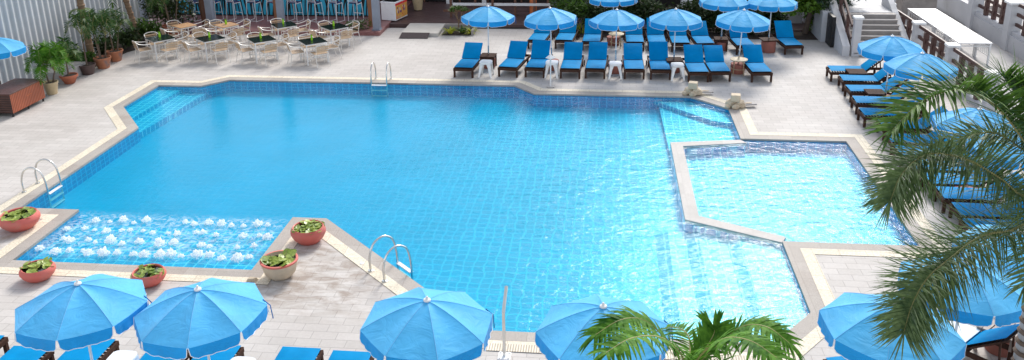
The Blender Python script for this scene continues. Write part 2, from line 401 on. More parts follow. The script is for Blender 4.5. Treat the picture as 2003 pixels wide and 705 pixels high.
M['louvre'] = pm('grey_louvre_slats', (.13,.13,.15,1), .5, .25, 5)
M['orange'] = pm('orange_paint', (.48,.12,.03,1), .5, .2, 6)
M['post_wood'] = pm('brown_timber_post', (.27,.115,.055,1), .6, .25, 5, .4, 30, stretch=(1,1,.3))
M['post_wood2'] = pm('dark_timber_post', (.13,.055,.032,1), .6, .3, 5, .4, 30, stretch=(1,1,.3))
M['step'] = pm('grey_brown_stone_step', (.30,.27,.25,1), .75, .2, 5, .4, 30)
M['step_edge'] = pm('pale_step_nosing', (.55,.52,.5,1), .7, .1, 5)
M['rail'] = pm('brown_fence_rail', (.075,.032,.026,1), .5, .25, 6)
M['deckwood'] = stripes_mat('pale_deck_boards', (.42,.36,.32,1), (.52,.46,.42,1), 45, 0, .7)
M['pave_grey'] = pm('grey_paving', (.42,.41,.41,1), .75, .15, 2, .2, 30)
M['freezer'] = pm('freezer_enamel', (.80,.80,.82,1), .3, .04, 3)
M['red'] = pm('red_print', (.80,.05,.04,1), .4, .1, 5)
M['print'] = pm('icecream_print', (.85,.42,.08,1), .4, .3, 12, stain=(.65,.08,.16,1))
M['navy_print'] = pm('purple_print', (.14,.05,.22,1), .4, .2, 9)
M['cream_print'] = pm('cream_print', (.75,.62,.45,1), .4, .2, 9)
M['flag'] = pm('pale_printed_cloth', (.50,.54,.66,1), .7, .1, 8)
M['grate'] = stripes_mat('cream_drain_grate', (.46,.39,.30,1), (.78,.70,.56,1), 150, 0, .6)
M['rattan'] = pm('pale_rattan', (.46,.36,.22,1), .6, .25, 20, .5, 60)
M['table_tile'] = pm('brown_table_tile', (.34,.27,.23,1), .6, .12, 8)
M['rope'] = pm('blue_tie_cord', (.02,.16,.42,1), .7, .2, 20)
M['rubber'] = pm('black_rubber', (.02,.02,.02,1), .6, .2, 8)

# ------------------------------------------------------------------ pool and deck (setting)
POOL = [(-14.24,23.05),(-14.22,25.16),(-12.80,25.16),(-12.16,25.86),(-2.83,25.76),(-2.15,24.96),(2.50,24.94),(3.48,23.90),(3.49,21.50),(6.12,21.48),(6.10,15.83),(3.51,15.83),(3.51,13.25),(2.71,12.27),(-1.93,12.27),(-5.83,16.15),(-6.57,16.15),(-6.57,13.90),(-11.40,13.90),(-11.42,16.17),(-12.80,16.17),(-12.83,21.32)]   # clockwise
def offset(poly, d):
    n = len(poly); out = []
    for i in range(n):
        p0, p1, p2 = Vector(poly[i-1]), Vector(poly[i]), Vector(poly[(i+1) % n])
        a = (p1-p0).normalized(); b = (p2-p1).normalized()
        na = Vector((-a.y, a.x)); nb_ = Vector((-b.y, b.x))     # left of travel = outside for a clockwise loop
        k = (na+nb_); k = k/ (k.length_squared/2)
        q = p1+k*d; out.append((q.x, q.y))
    return out
O1 = offset(POOL, .28); O2 = offset(POOL, .51)
BIG = [(-70,-30),(70,-30),(70,75),(-70,75)]
def structure(mb, name, mat, **k): return tag(mb.build(name, mat, **k), kind='structure')
structure(MB().sheet([[(-400,-200),(400,-200),(400,600),(-400,600)], POOL[::-1]], -.06), 'ground', M['earth'])
structure(MB().sheet([[(-40,-10),(30,-10),(30,33.15),(-40,33.15)], O2[::-1]], 0), 'pool_deck', M['deck'])
cb = MB().sheet([O1, POOL[::-1]], .004)
for i in range(len(POOL)):
    a, b = POOL[i-1], POOL[i]
    cb.quad((*a, -.05), (*b, -.05), (*b, .004), (*a, .004))
structure(cb, 'pool_coping', M['granite'])
# cream drain strip, missing along the inner ledge of the lower right steps
structure(MB().sheet([O2, O1[::-1]], .008), 'drain_strip', M['cream'])
grate = MB()
for x0, x1 in ((-1.85, 2.55),):
    grate.quad((x0, 11.70, .012), (x1, 11.70, .012), (x1, 11.90, .012), (x0, 11.90, .012))
structure(grate, 'drain_grate', M['grate'])
# basin: walls + floor; depths are those the eye sees
basin = MB()
ZD = -.42
for i in range(len(POOL)):
    a, b = POOL[i-1], POOL[i]
    basin.quad((*a, ZD), (*b, ZD), (*b, -.05), (*a, -.05))
structure(basin, 'pool_wall', M['tile_wall'])
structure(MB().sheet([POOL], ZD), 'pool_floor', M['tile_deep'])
sh = MB()
sh.prism([(1.58,24.93),(2.50,24.93),(3.47,23.89),(3.48,21.52),(1.66,21.25)][::-1], ZD+.003, -.27)     # raised ledge by the stone spouts
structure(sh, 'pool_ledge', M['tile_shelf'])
structure(MB().prism([(1.45,24.93),(2.49,24.93),(3.47,23.89),(3.47,23.05),(2.95,23.28)][::-1], -.267, -.15), 'pool_bench', M['tile_shelf'])
for k, (o, z) in enumerate(((.55, -.13), (1.15, -.24))):
    structure(MB().prism([(-14.23,23.06),(-14.21,25.15),(-14.21+o*1.35,25.15),(-14.23+o*1.12,23.06-o*1.35)][::-1], ZD+.003+k*.002, z), 'pool_step', M['tile_shelf'])
structure(MB().prism([(-11.39,13.91),(-6.58,13.91),(-6.58,15.95),(-11.41,15.95)], ZD+.003, -.26), 'bubble_shelf', M['tile_shelf'])
for k, (x, z) in enumerate(((1.35, -.33), (1.95, -.24), (2.75, -.15))):
    structure(MB().prism([(x,12.28),(2.70,12.28),(3.5,13.26),(3.5,15.86),(max(x, 1.72),16.74-max(0, x-1.70)*.49),(x,16.74-max(0, x-1.70)*.49-.001)] if x < 2.7 else [(x,12.34),(3.5,13.26),(3.5,15.86),(x,16.74-(x-1.70)*.49)], ZD+.003+k*.002, z), 'pool_step', M['tile_pale'])
slope = MB()
for x, z, zl in ((1.35, -.33, -.42), (1.95, -.24, -.33), (2.75, -.15, -.24)):
    yb = 12.28 if x < 2.7 else 12.33
    slope.quad((x-.26, yb, zl+.004), (x+.002, yb, z+.001), (x+.002, 16.70-max(0, x-1.70)*.49, z+.001), (x-.26, 16.70-max(0, x-1.70)*.49, zl+.004))
structure(slope, 'pool_step_riser', M['tile_pale'])
# paddling pool: raised floor and dividing wall
DIV_O = [(3.49,21.50),(1.68,21.20),(1.70,16.72),(3.51,15.83)]
DIV_I = [(3.60,21.28),(1.98,20.95),(2.00,16.92),(3.63,16.08)]
structure(MB().prism([DIV_I[0],(6.11,21.47),(6.09,15.84),(3.7,15.84),DIV_I[3],DIV_I[2],DIV_I[1]][::-1], ZD+.003, -.30), 'paddling_pool_floor', M['tile_kids'])
structure(MB().prism(DIV_O+DIV_I[::-1], ZD+.001, -.11), 'pool_divider', M['tile_kids'])
structure(MB().prism(DIV_O+DIV_I[::-1], -.108, -.028), 'pool_divider_cap', M['divider'])
WZ = -.045
main_w = [p for p in POOL if p not in ((6.12,21.48),(6.10,15.83))]
main_w = POOL[:9]+[DIV_O[1], DIV_O[2]]+POOL[11:]
structure(MB().sheet([main_w], WZ), 'water', M['water'])
structure(MB().sheet([[POOL[8], POOL[9], POOL[10], POOL[11], DIV_I[3], DIV_I[2], DIV_I[1], DIV_I[0]]], WZ+.004), 'paddling_water', M['water_kids'])

# ------------------------------------------------------------------ plants
def leaflet(mb, p, d, L, w, nrm, droop, seg=3):
    d = d.normalized(); sd = d.cross(nrm).normalized()
    vs = []; fs = []
    for i in range(seg+1):
        t = i/seg
        c = p+d*L*t+Vector((0,0,-1))*droop*L*t*t
        ww = w*(1-t)**.7*(.55+.45*min(1, t*5)) if i < seg else 0
        if i < seg: vs += [c-sd*ww/2, c+sd*ww/2]
        else: vs.append(c)
    for i in range(seg-1): fs.append((2*i, 2*i+1, 2*i+3, 2*i+2))
    fs.append((2*seg-2, 2*seg-1, 2*seg))
    mb.add(vs, fs)
def curve_pts(ctrl, n):
    ctrl = [Vector(c) for c in ctrl]; P = [ctrl[0]*2-ctrl[1]]+ctrl+[ctrl[-1]*2-ctrl[-2]]
    out = []; m = len(ctrl)-1
    for i in range(n+1):
        u = i/n*m; k = min(int(u), m-1); t = u-k
        a, b, c, d = P[k], P[k+1], P[k+2], P[k+3]
        out.append(.5*((2*b)+(c-a)*t+(2*a-5*b+4*c-d)*t*t+(3*b-a-3*c+d)*t*t*t))
    return out
def frond(leaf, stem, ctrl, L=.45, w=.03, n=40, start=.15, lift=.3, fwd=.55, droop=.3, r=.012, jit=.15, planes=1, seg=3, tipL=.45):
    pts = curve_pts(ctrl, 28)
    stem.tube(pts, r, 5, r*.25)
    for i in range(n):
        t = start+(1-start)*(i+.5)/n
        u = t*28; k = min(int(u), 27); p = pts[k].lerp(pts[k+1], u-k); tg = (pts[k+1]-pts[k]).normalized()
        sd = tg.cross(Vector((0,0,1)))
        if sd.length < .15: sd = Vector((1,0,0))
        sd.normalize(); upv = sd.cross(tg).normalized()
        env = (.55+.45*min(1, (t-start)/.25))*(1-(1-tipL)*max(0, (t-.6)/.4))
        for s in (-1, 1):
            for q in range(planes):
                lf = lift+(q-(planes-1)/2)*.75+rnd.uniform(-jit, jit)
                f = fwd+rnd.uniform(-jit, jit)+.9*max(0, t-.75)
                d = sd*s+upv*lf+tg*f
                leaflet(leaf, p, d, L*env*rnd.uniform(.85, 1.1), w*rnd.uniform(.8, 1.15), (upv-sd*s*.35+Vector((rnd.uniform(-.3,.3),)*3)).normalized(), droop*rnd.uniform(.6,1.4), seg)
        if i == n-1:
            for s in range(5): leaflet(leaf, p, tg+sd*rnd.uniform(-.3,.3)+upv*rnd.uniform(-.2,.2), L*tipL, w, upv, droop, seg)
def arc_ctrl(c, az, length, rise, fall, n=5):
    """A frond that leaves c at azimuth az, climbs by rise and comes down by fall."""
    out = []
    for i in range(n):
        t = i/(n-1)
        out.append(Vector(c)+Vector((math.cos(az)*length*t, math.sin(az)*length*t, rise*math.sin(math.pi*min(1, t*.75))*1.1-fall*t*t)))
    return out
def leaf_blob(mb, c, rad, n, s, aspect=2.0):
    for i in range(n):
        while True:
            v = Vector((rnd.uniform(-1,1), rnd.uniform(-1,1), rnd.uniform(-1,1)))
            if .25 < v.length < 1: break
        v *= v.length**-.35 if v.length > 0 else 1
        p = Vector(c)+Vector((v.x*rad[0], v.y*rad[1], v.z*rad[2]))
        d = Vector((rnd.uniform(-1,1), rnd.uniform(-1,1), rnd.uniform(-.7,.8))).normalized()
        nn = Vector((rnd.uniform(-1,1), rnd.uniform(-1,1), rnd.uniform(-.2,1))).normalized()
        k = s*rnd.uniform(.6, 1.3)
        sd = d.cross(nn)
        if sd.length < .1: continue
        sd.normalize(); w = k/aspect/2
        mb.add([p, p+d*k*.45+sd*w, p+d*k, p+d*k*.45-sd*w], [(0,1,2,3)])
def shrub(name, x, y, w, d, h, mat, n, s, label, group=None, cat='shrub', aspect=2.2, clumps=9, z=0):
    root = thing(name, (x, y, z), 0, label, cat, group)
    mb = MB(); st = MB()
    for i in range(clumps):
        c = (rnd.uniform(-.7,.7)*w/2, rnd.uniform(-.6,.6)*d/2, h*rnd.uniform(.25,.8))
        k = rnd.uniform(.25,.5)
        leaf_blob(mb, c, (w*k*.7, d*k*.8, h*k*.75), n//clumps, s, aspect)
        st.tube([(c[0]*.15, c[1]*.15, 0), (c[0]*.5, c[1]*.5, h*.3), c], .012, 5, .005)
    mb.build('foliage', mat, root); st.build('stem', M['bark2'], root)
    return root
def palm_plant(root, z0, trunk, nfr, L, leafL, leafw, mat, rise=.5, fall=.8, n=22, droop=.35, up=.0, lift=.2, seg=2, stem_r=.01, planes=1):
    lf = MB(); st = MB()
    for i in range(nfr):
        az = i*2.399+rnd.uniform(-.3,.3); e = i/max(1, nfr-1)
        l = L*rnd.uniform(.8,1.1)*(1-.35*e)
        frond(lf, st, arc_ctrl((trunk[0], trunk[1], z0), az, l*(1-.45*e), L*(rise+.6*e+up), L*fall*(1-.75*e)), leafL, leafw, n, .18, lift, .6, droop, stem_r, .15, planes, seg)
    c = lf.build('crown', mat, root)
    st.build('frond_stem', M['stem'], c)
    return c
def lathe_pot(root, prof, mat, soil_r, soil_z, n=24):
    p = MB().lathe(prof, n).build('pot', mat, root, True)
    MB().lathe([(soil_r, soil_z-.01), (soil_r*.3, soil_z+.012)], 16).build('soil', M['soil'], p)
def tub(r, h): return [(r*.68, 0), (r*.72, .02), (r*.98, h*.86), (r*1.06, h*.87), (r*1.08, h), (r*.96, h), (r*.93, h*.9), (r*.9, h*.86)]
def potted_palm(x, y, r, h, matp, trunk_h, L, label, mat='palm_pot', nfr=9, stems=1, lw=.035, leafL=.26, n=20, bowl=None):
    root = thing('potted_palm', (x, y, 0), rnd.uniform(0,6), label, 'potted palm', 'potted palms along the grey fence')
    lathe_pot(root, bowl or tub(r, h), matp, r*.9, h*.88)
    for k in range(stems):
        a = k*2.1; b = (math.cos(a)*r*.35, math.sin(a)*r*.35); t = (b[0]*2.4, b[1]*2.4)
        if stems == 1: b = t = (0, 0)
        th = trunk_h*(1 if k == 0 else rnd.uniform(.75,1))
        MB().tube(curve_pts([(b[0], b[1], h*.8), ((b[0]+t[0])/2, (b[1]+t[1])/2, h+th*.5), (t[0], t[1], h+th)], 6), .03, 7, .018).build('trunk', M['bark2'], root, True)
        palm_plant(root, h+th, t, nfr, L, leafL, lw, M[mat], .5, .5, n, .15)
    return root

# ------------------------------------------------------------------ furniture prototypes
def make_lounger(slope=42):
    root = thing('sun_lounger', (0,0,0), 0, cat='sun lounger')
    W, L, Z = .66, 1.80, .265
    f = MB()
    for s in (-1, 1): f.box((s*(W/2-.0175), L/2, Z), (.035, L, .085))
    for y in (.0175, L-.0175, .6, 1.05): f.box((0, y, Z), (W-.072, .035, .083))
    for i in range(14): f.box((0, .09+i*.077, Z+.035), (W-.076, .05, .014))
    f.build('frame', M['teak'], root, bevel=.006)
    for s in (-1, 1):
        for y in (.05, L-.32):
            MB().box((s*(W/2-.034), y, (Z-.045)/2), (.06, .065, Z-.045)).build('leg', M['teak'], root, bevel=.006)
    # rear wheels
    for s in (-1, 1): MB().tube([(s*(W/2+.002), L-.16, .09), (s*(W/2+.038), L-.16, .09)], .088, 14).build('wheel', M['teak'], root, True)
    hy, hz, an, bl = 1.06, Z+.05, R(slope), .69
    bd = Vector((0, math.cos(an), math.sin(an))); nd = Vector((0, -math.sin(an), math.cos(an)))
    br = MB()
    for s in (-1, 1): br.bar(Vector((s*(W/2-.06), hy, hz)), Vector((s*(W/2-.06), hy, hz))+bd*bl, .04, .03, nd)
    for i in range(9):
        c = Vector((0, hy, hz))+bd*(.05+i*.074)+nd*.004
        br.bar(c-Vector((W/2-.085, 0, 0)), c+Vector((W/2-.085, 0, 0)), .05, .016, nd)
    bo = br.build('backrest', M['teak'], root)
    for s in (-1, 1): MB().bar(Vector((s*(W/2-.1), hy, hz))+bd*.52-nd*.02, (s*(W/2-.1), L-.28, Z), .028, .028).build('prop', M['teak'], bo)
    def pad(n, o, d, nn, length, name):
        mb = MB(); t = .05; w = W-.05; nu, nv = 8, max(4, int(length/.12))
        for side in (1, -1):
            vs = []; fs = []
            for j in range(nv+1):
                for i in range(nu+1):
                    u = i/nu*2-1; v = j/nv*2-1
                    puff = (1-abs(u)**8)*(1-abs(v)**14)
                    z = .03+(t/2*puff if side > 0 else -t/2*puff)
                    vs.append(o+Vector((u*w/2, 0, 0))+d*(length*(v+1)/2)+nn*z)
            for j in range(nv):
                for i in range(nu):
                    q = (j*(nu+1)+i, j*(nu+1)+i+1, (j+1)*(nu+1)+i+1, (j+1)*(nu+1)+i)
                    fs.append(q if side > 0 else q[::-1])
            mb.add(vs, fs)
        return mb.build(name, M['cushion'], root, True)
    pad(0, Vector((0, .03, Z+.055)), Vector((0,1,0)), Vector((0,0,1)), hy-.05, 'seat_cushion')
    pad(0, Vector((0, hy-.01, hz+.03)), bd, nd, bl-.01, 'backrest_cushion')
    return root
class Mixed:
    def __init__(s): s.k = [Stamp(lambda: make_lounger(42)), Stamp(lambda: make_lounger(37)), Stamp(lambda: make_lounger(48))]; s.i = 0
    def put(s, *a):
        s.i += 1; return s.k[(0,1,0,2,0,0,1,2)[s.i % 8]].put(*a)
lounger = Mixed()

APEX, EDGE_Z, RAD, VAL = 2.10, 1.74, .88, .165
def canopy_z(t): return EDGE_Z+(APEX-.035-EDGE_Z)*(1-t**1.55)
def make_umbrella():
    root = thing('parasol', (0,0,0), 0, cat='parasol')
    nr, na = 9, 6; mb = MB(); val = MB(); trim = MB(); seam = MB(); ribs = MB()
    cor = [Vector((math.cos(k*math.pi/4), math.sin(k*math.pi/4), 0)) for k in range(8)]
    def pt(k, a, t):
        e = cor[k].lerp(cor[(k+1) % 8], a)
        x, y = e.x*RAD*t, e.y*RAD*t
        sag = -.045*math.sin(math.pi*a)*t*(1.15-t)*2
        return Vector((x, y, canopy_z(t)+sag))
    for k in range(8):
        vs = []; fs = []
        for i in range(nr+1):
            for j in range(na+1): vs.append(pt(k, j/na, .03+.97*i/nr))
        for i in range(nr):
            for j in range(na): fs.append((i*(na+1)+j, (i+1)*(na+1)+j, (i+1)*(na+1)+j+1, i*(na+1)+j+1))
        mb.add(vs, fs)
        # valance flap, free at its two sides
        vs = []; fs = []; m = 12; bot = []
        for r_ in range(4):
            for j in range(m+1):
                a = .012+.976*j/m; e = pt(k, a, 1.0); tt = r_/3
                out = Vector((e.x, e.y, 0)).normalized()
                cut = .05 if j in (0, m) else (.015 if j in (1, m-1) else 0)
                wob = .012*math.sin(j*2.1+k*1.7)*tt
                q = e+out*(.012*tt+wob)-Vector((0,0,1))*(VAL-cut)*tt
                if j in (0, m): q = q.lerp(Vector((pt(k, .5, 1.0).x, pt(k, .5, 1.0).y, q.z)), .05*tt)
                vs.append(q)
                if r_ == 3: bot.append(q)
        for r_ in range(3):
            for j in range(m): fs.append((r_*(m+1)+j, (r_+1)*(m+1)+j, (r_+1)*(m+1)+j+1, r_*(m+1)+j+1))
        val.add(vs, fs)
        trim.tube([vs[0], vs[m+1], vs[2*(m+1)]]+bot+[vs[2*(m+1)+m], vs[m+1+m], vs[m]], .005, 5)
        seam.tube([pt(k, 0, .03+.97*i/nr)+Vector((0,0,.0005)) for i in range(nr+1)], .003, 4)
        ribs.tube([pt(k, 0, t)-Vector((0,0,.012)) for t in (.05,.4,.7,.98)], .006, 4)
        ribs.tube([Vector((0,0,1.45))+cor[k]*.03, pt(k, 0, .52)-Vector((0,0,.015))], .005, 4)
    c = mb.build('canopy', M['umb'], root, True)
    seam.build('seam', M['seam'], c)
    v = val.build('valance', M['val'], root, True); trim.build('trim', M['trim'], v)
    MB().tube([c_ for c_ in ((.05+RAD*.86, .1, EDGE_Z+.03), (.05+RAD*.97, .06, EDGE_Z-.05), (.05+RAD*.99, .06, EDGE_Z-.26))], .008, 5).build('tie_cord', M['rope'], v)
    ribs.build('rib', M['steel'], root)
    MB().tube([(0,0,.02),(0,0,APEX-.02)], .019, 10).build('pole', M['white_paint'], root, True)
    MB().tube([(0,0,.1),(0,0,.75)], .025, 10).build('pole_sleeve', M['steel'], root, True)
    MB().lathe([(.035, APEX-.045), (.05, APEX-.03), (.045, APEX-.012), (.02, APEX), (.012, APEX+.03), (.004, APEX+.035)], 12).build('finial', M['white_plastic'], root, True)
    MB().lathe([(.21, 0), (.22, .02), (.235, .28), (.235, .31), (.19, .31), (.03, .33)], 20).build('base', M['base_red'], root, True)
    return root
umbrella = Stamp(make_umbrella)

def make_stool():
    root = thing('plastic_stool', (0,0,0), 0, cat='stool')
    h = .50
    top = MB()
    n = 20; prof = []
    def sq(r, k=4):
        return [(r*math.copysign(abs(math.cos(a))**(2/k), math.cos(a)), r*math.copysign(abs(math.sin(a))**(2/k), math.sin(a))) for a in [2*math.pi*i/n for i in range(n)]]
    rings = [(sq(.195), h-.07), (sq(.20), h-.06), (sq(.20), h-.012), (sq(.19), h), (sq(.09), h-.004)]
    vs = [(x, y, z) for ring, z in rings for x, y in ring]; fs = []
    for i in range(len(rings)-1):
        for k in range(n): fs.append((i*n+k, i*n+(k+1) % n, (i+1)*n+(k+1) % n, (i+1)*n+k))
    fs.append(tuple((len(rings)-1)*n+k for k in range(n)))
    top.add(vs, fs).build('seat', M['white_plastic'], root, True)
    for sx in (-1, 1):
        for sy in (-1, 1):
            lg = MB(); A = [(.175*sx, .175*sy, h-.05), (.185*sx, .185*sy, .3), (.225*sx, .225*sy, 0)]
            vs = []
            for (x, y, z), w in zip(A, (.13, .085, .055)):
                vs += [(x, y, z), (x-sx*w, y, z), (x-sx*w*.2, y-sy*w*.2, z), (x, y-sy*w, z)]
            fs = []
            for i in range(2):
                for k in range(4): fs.append((i*4+k, i*4+(k+1) % 4, (i+1)*4+(k+1) % 4, (i+1)*4+k))
            lg.add(vs, fs+[(8,9,10,11)]).build('leg', M['white_plastic'], root)
    return root
stool = Stamp(make_stool)

def make_armchair():
    root = thing('armchair', (0,0,0), 0, cat='chair')
    w = .25
    fr = MB()
    for s in (-1, 1):
        fr.tube([(s*w, .22, 0), (s*w, .215, .42), (s*w, .20, .60), (s*w, .15, .645)], .0125, 7)
        fr.tube([(s*w*.94, -.29, 0), (s*w*.94, -.20, .42)], .0125, 7)
        fr.bar((s*w*.92, -.21, .42), (s*w*.92, .22, .43), .02, .025)
    for y, z in ((.2, .42), (-.2, .41)): fr.tube([(-w, y, z), (w, y, z)], .011, 6)
    fr.build('frame', M['alu'], root, True)
    # one bent tube: arms and back hoop
    hoop = [(-w, .17, .64), (-w-.005, 0, .65), (-w, -.18, .69), (-w*.92, -.26, .735), (-w*.6, -.29, .775), (0, -.30, .79), (w*.6, -.29, .775), (w*.92, -.26, .735), (w, -.18, .69), (w+.005, 0, .65), (w, .17, .64)]
    MB().tube(curve_pts(hoop, 24), .014, 7).build('arm_hoop', M['alu'], root, True)
    st = MB()
    for i in range(6): st.box((0, -.16+i*.07, .445), (w*1.84, .055, .014))
    st.build('seat', M['slat'], root)
    bk = MB()
    for i in range(3):
        z = .545+i*.075; y = -.235-.02*i
        bk.box((0, y, z), (w*1.75, .014, .055), rx=-.22)
    b = bk.build('backrest', M['slat'], root)
    up = MB()
    for s in (-1, 1): up.tube([(s*w*.86, -.20, .42), (s*w*.86, -.285, .76)], .011, 6)
    up.build('back_upright', M['alu'], b)
    return root
armchair = Stamp(make_armchair)

def make_table(top_mat, name='cafe_table', size=.78):
    def mk():
        root = thing(name, (0,0,0), 0, cat='table')
        h = size/2
        t = MB().box((0,0,.735), (size, size, .022)).build('tabletop', top_mat, root, bevel=.004)
        ap = MB()
        for s in (-1, 1):
            ap.box((s*(h-.03), 0, .70), (.022, size-.1, .04)); ap.box((0, s*(h-.03), .70), (size-.04, .022, .04))
        ap.build('apron', M['white_paint'], root)
        for sx in (-1, 1):
            for sy in (-1, 1): MB().bar((sx*(h-.04), sy*(h-.04), .70), (sx*(h-.03), sy*(h-.03), 0), .035, .035).build('leg', M['white_paint'], root)
        x = MB(); x.bar((-h+.05, -h+.05, .13), (h-.05, h-.05, .13), .025, .025); x.bar((-h+.05, h-.05, .155), (h-.05, -h+.05, .155), .025, .025)
        x.build('stretcher', M['white_paint'], root)
        return root
    return mk
table_black = Stamp(make_table(M['black_glass'])); table_wood = Stamp(make_table(M['slat_top'], 'cafe_table', .66))

def make_vase():
    root = thing('vase', (0,0,0), 0, cat='vase')
    MB().lathe([(.035, 0), (.04, .01), (.04, .10), (.033, .13), (.03, .17), (.034, .175)], 12).build('glass', M['lime'], root, True)
    lf = MB()
    for i in range(6): leaflet(lf, Vector((0,0,.15)), Vector((math.cos(i), math.sin(i), 1.8)), .11, .03, Vector((0,0,1)), .3)
    lf.build('leaf', M['palm_bright'], root)
    return root
vase = Stamp(make_vase)

def make_barstool():
    root = thing('bar_stool', (0,0,0), 0, cat='bar stool')
    fr = MB(); w = .2
    for s in (-1, 1):
        fr.tube(curve_pts([(s*w, -.17, .78), (s*w*1.02, -.21, .72), (s*w*1.1, -.24, .05), (s*w*1.1, -.2, .015), (s*w*1.1, .2, .015), (s*w*1.08, .23, .06), (s*w, .17, .70), (s*w, .12, .745), (s*w, -.15, .745)], 34), .0135, 7)
    fr.tube([(-w*1.05, .2, .30), (w*1.05, .2, .30)], .012, 6); fr.tube([(-w*1.1, -.2, .015), (w*1.1, -.2, .015)], .012, 6)
    fr.build('frame', M['white_paint'], root, True)
    MB().box((0, 0, .775), (.39, .36, .045)).build('seat', M['navy'], root, bevel=.015)
    b = MB()
    hoop = curve_pts([(-w, -.17, .77), (-w, -.22, .98), (-w*.8, -.235, 1.03), (w*.8, -.235, 1.03), (w, -.22, .98), (w, -.17, .77)], 20)
    b.tube(hoop, .013, 7)
    for i in range(9):
        x = -.16+i*.04; b.tube([(x, -.185, .80), (x, -.232, 1.03)], .004, 4)
    for i in range(5):
        z = .83+i*.045; b.tube([(-w, -.19-(z-.8)*.2, z), (w, -.19-(z-.8)*.2, z)], .004, 4)
    b.build('backrest', M['white_paint'], root, True)
    return root
barstool = Stamp(make_barstool)

def make_ladder():
    """local: pool towards +y, deck edge at y=0"""
    root = thing('pool_ladder', (0,0,0), 0, cat='pool ladder')
    for s in (-1, 1):
        x = s*.25
        MB().tube(curve_pts([(x, -.42, 0), (x, -.43, .28), (x, -.33, .53), (x, -.12, .62), (x, .08, .50), (x, .15, .22), (x, .16, -.1), (x, .16, -.5)], 30), .0215, 10).build('rail', M['steel'], root, True)
    for s in (-1, 1): MB().lathe([(.055, 0), (.055, .018), (.03, .026)], 14, (s*.25, -.42, .004)).build('flange', M['steel'], root, True)
    for z in (-.03, -.2, -.38): MB().box((0, .16, z), (.48, .085, .022)).build('step', M['white_plastic'], root, bevel=.005)
    return root
ladder = Stamp(make_ladder)

# ------------------------------------------------------------------ loungers
G1 = 'sun loungers in the front row across the far deck'
front = [(-4.57,26.46,-5),(-3.15,26.6,-9),(-2.28,26.59,-5),(-1.14,26.53,-2),(-.35,26.58,-3),(.89,26.59,1),(1.71,26.58,1),(2.87,26.37,3),(3.55,26.46,4),(4.81,26.47,5)]
fl_lab = ['blue sun lounger at the left end of the far front row','blue sun lounger right of the first white stool in the far front row','blue sun lounger just left of the white net post','blue sun lounger right of the white net post and its stool','blue sun lounger left of the third white stool, front row','blue sun lounger right of the third white stool, front row','blue sun lounger left of the fourth white stool, front row','blue sun lounger right of the fourth white stool, behind the first stone spout','blue sun lounger left of the round rattan table, front row','blue sun lounger right of the rattan table in the far front row']
for (x, y, a), lb in zip(front, fl_lab): lounger.put((x, y, 0), R(a), lb, G1)
G2 = 'sun loungers in the back row along the hedge'
back = [(-2.51,30.12,-7),(-1.53,30.16,-5),(-.55,30.0,-2),(1.0,30.0,1),(1.77,30.04,1),(2.59,29.94,2),(3.44,29.91,6),(4.78,29.7,6),(6.42,29.78,7)]
bk_lab = ['shaded blue lounger at the left end of the back row','shaded blue lounger second from the left in the back row','blue lounger with tall backrest left of the round table in the back row','shaded blue lounger right of the round table in the back row','shaded blue lounger fifth from the left in the back row','shaded blue lounger sixth from the left in the back row','shaded blue lounger left of the square wooden table in the back row','shaded blue lounger between the wooden table and the clay pedestal in the back row','lone blue lounger at the right end of the back row, near the stairs']
for (x, y, a), lb in zip(back, bk_lab): lounger.put((x, y, 0), R(a), lb, G2)
G3 = 'sun loungers in the long row down the right side'
rights = [(6.90,27.0),(7.02,26.0),(6.96,24.95),(6.87,23.9),(6.79,22.85),(7.02,21.9),(6.92,20.9),(6.88,20.05),(6.95,19.2),(7.0,18.4),(7.02,17.65),(7.06,16.85),(7.0,16.1),(7.05,15.2)]
rt_lab = ['blue lounger nearest the stairs in the right side row','blue lounger second from the stairs in the right side row','blue lounger behind the slatted side table in the right side row','blue lounger with a pale sheen fourth from the stairs','blue lounger whose foot end bends down, fifth from the stairs','blue lounger under the topmost palm frond, beside the paddling pool corner','blue lounger between the top and middle palm fronds','blue lounger behind the tip of the middle palm frond','blue lounger ninth from the stairs, hidden behind the middle frond','blue lounger tenth from the stairs, hidden behind the middle frond','blue lounger with dark frame end showing below the middle palm frond','blue lounger just below the middle frond, above the lowest frond','blue lounger hidden behind the top of the lowest palm frond','last blue lounger of the right side row, under a parasol']
for (x, y), lb in zip(rights, rt_lab): lounger.put((x, y-.0, 0), R(-90+rnd.uniform(-3,3)), lb, G3)
G4 = 'sun loungers along the near edge of the pool'
near = [(-9.72,11.0,180),(-8.78,10.75,180),(-7.88,11.05,180),(-6.62,11.0,180),(-5.83,11.05,180),(-4.57,11.08,180),(-3.76,11.05,180)]
nr_lab = ['blue lounger cut off at the lower left corner of the photo','blue lounger under the left half of the lower left parasol','blue lounger with its frame showing right of the lower left parasol','blue lounger under the left half of the second near parasol','blue lounger with slatted foot end at the right of the second near parasol','blue lounger on open deck left of the middle near parasol','blue lounger tucked under the left edge of the middle near parasol']
for (x, y, a), lb in zip(near, nr_lab): lounger.put((x, y, 0), R(a), lb, G4)
lo = lounger.put((4.92, 12.85, 0), R(-135), 'dark framed lounger with a white towel at the lower right corner', G4)
lo2 = lounger.put((3.6, 11.55, 0), R(-166), 'blue lounger under the near right parasol', G4)
# towel over the corner lounger
tw = MB().box((0, .52, 0), (.54, 1.0, .012)); to = tw.build('towel', M['cushion_white'], bevel=.004)
to.matrix_world = Matrix.Translation((4.92, 12.85, .384)) @ Matrix.Rotation(R(-135), 4, 'Z')
tag(to, 'white towel laid over the dark lounger at the lower right', 'towel')

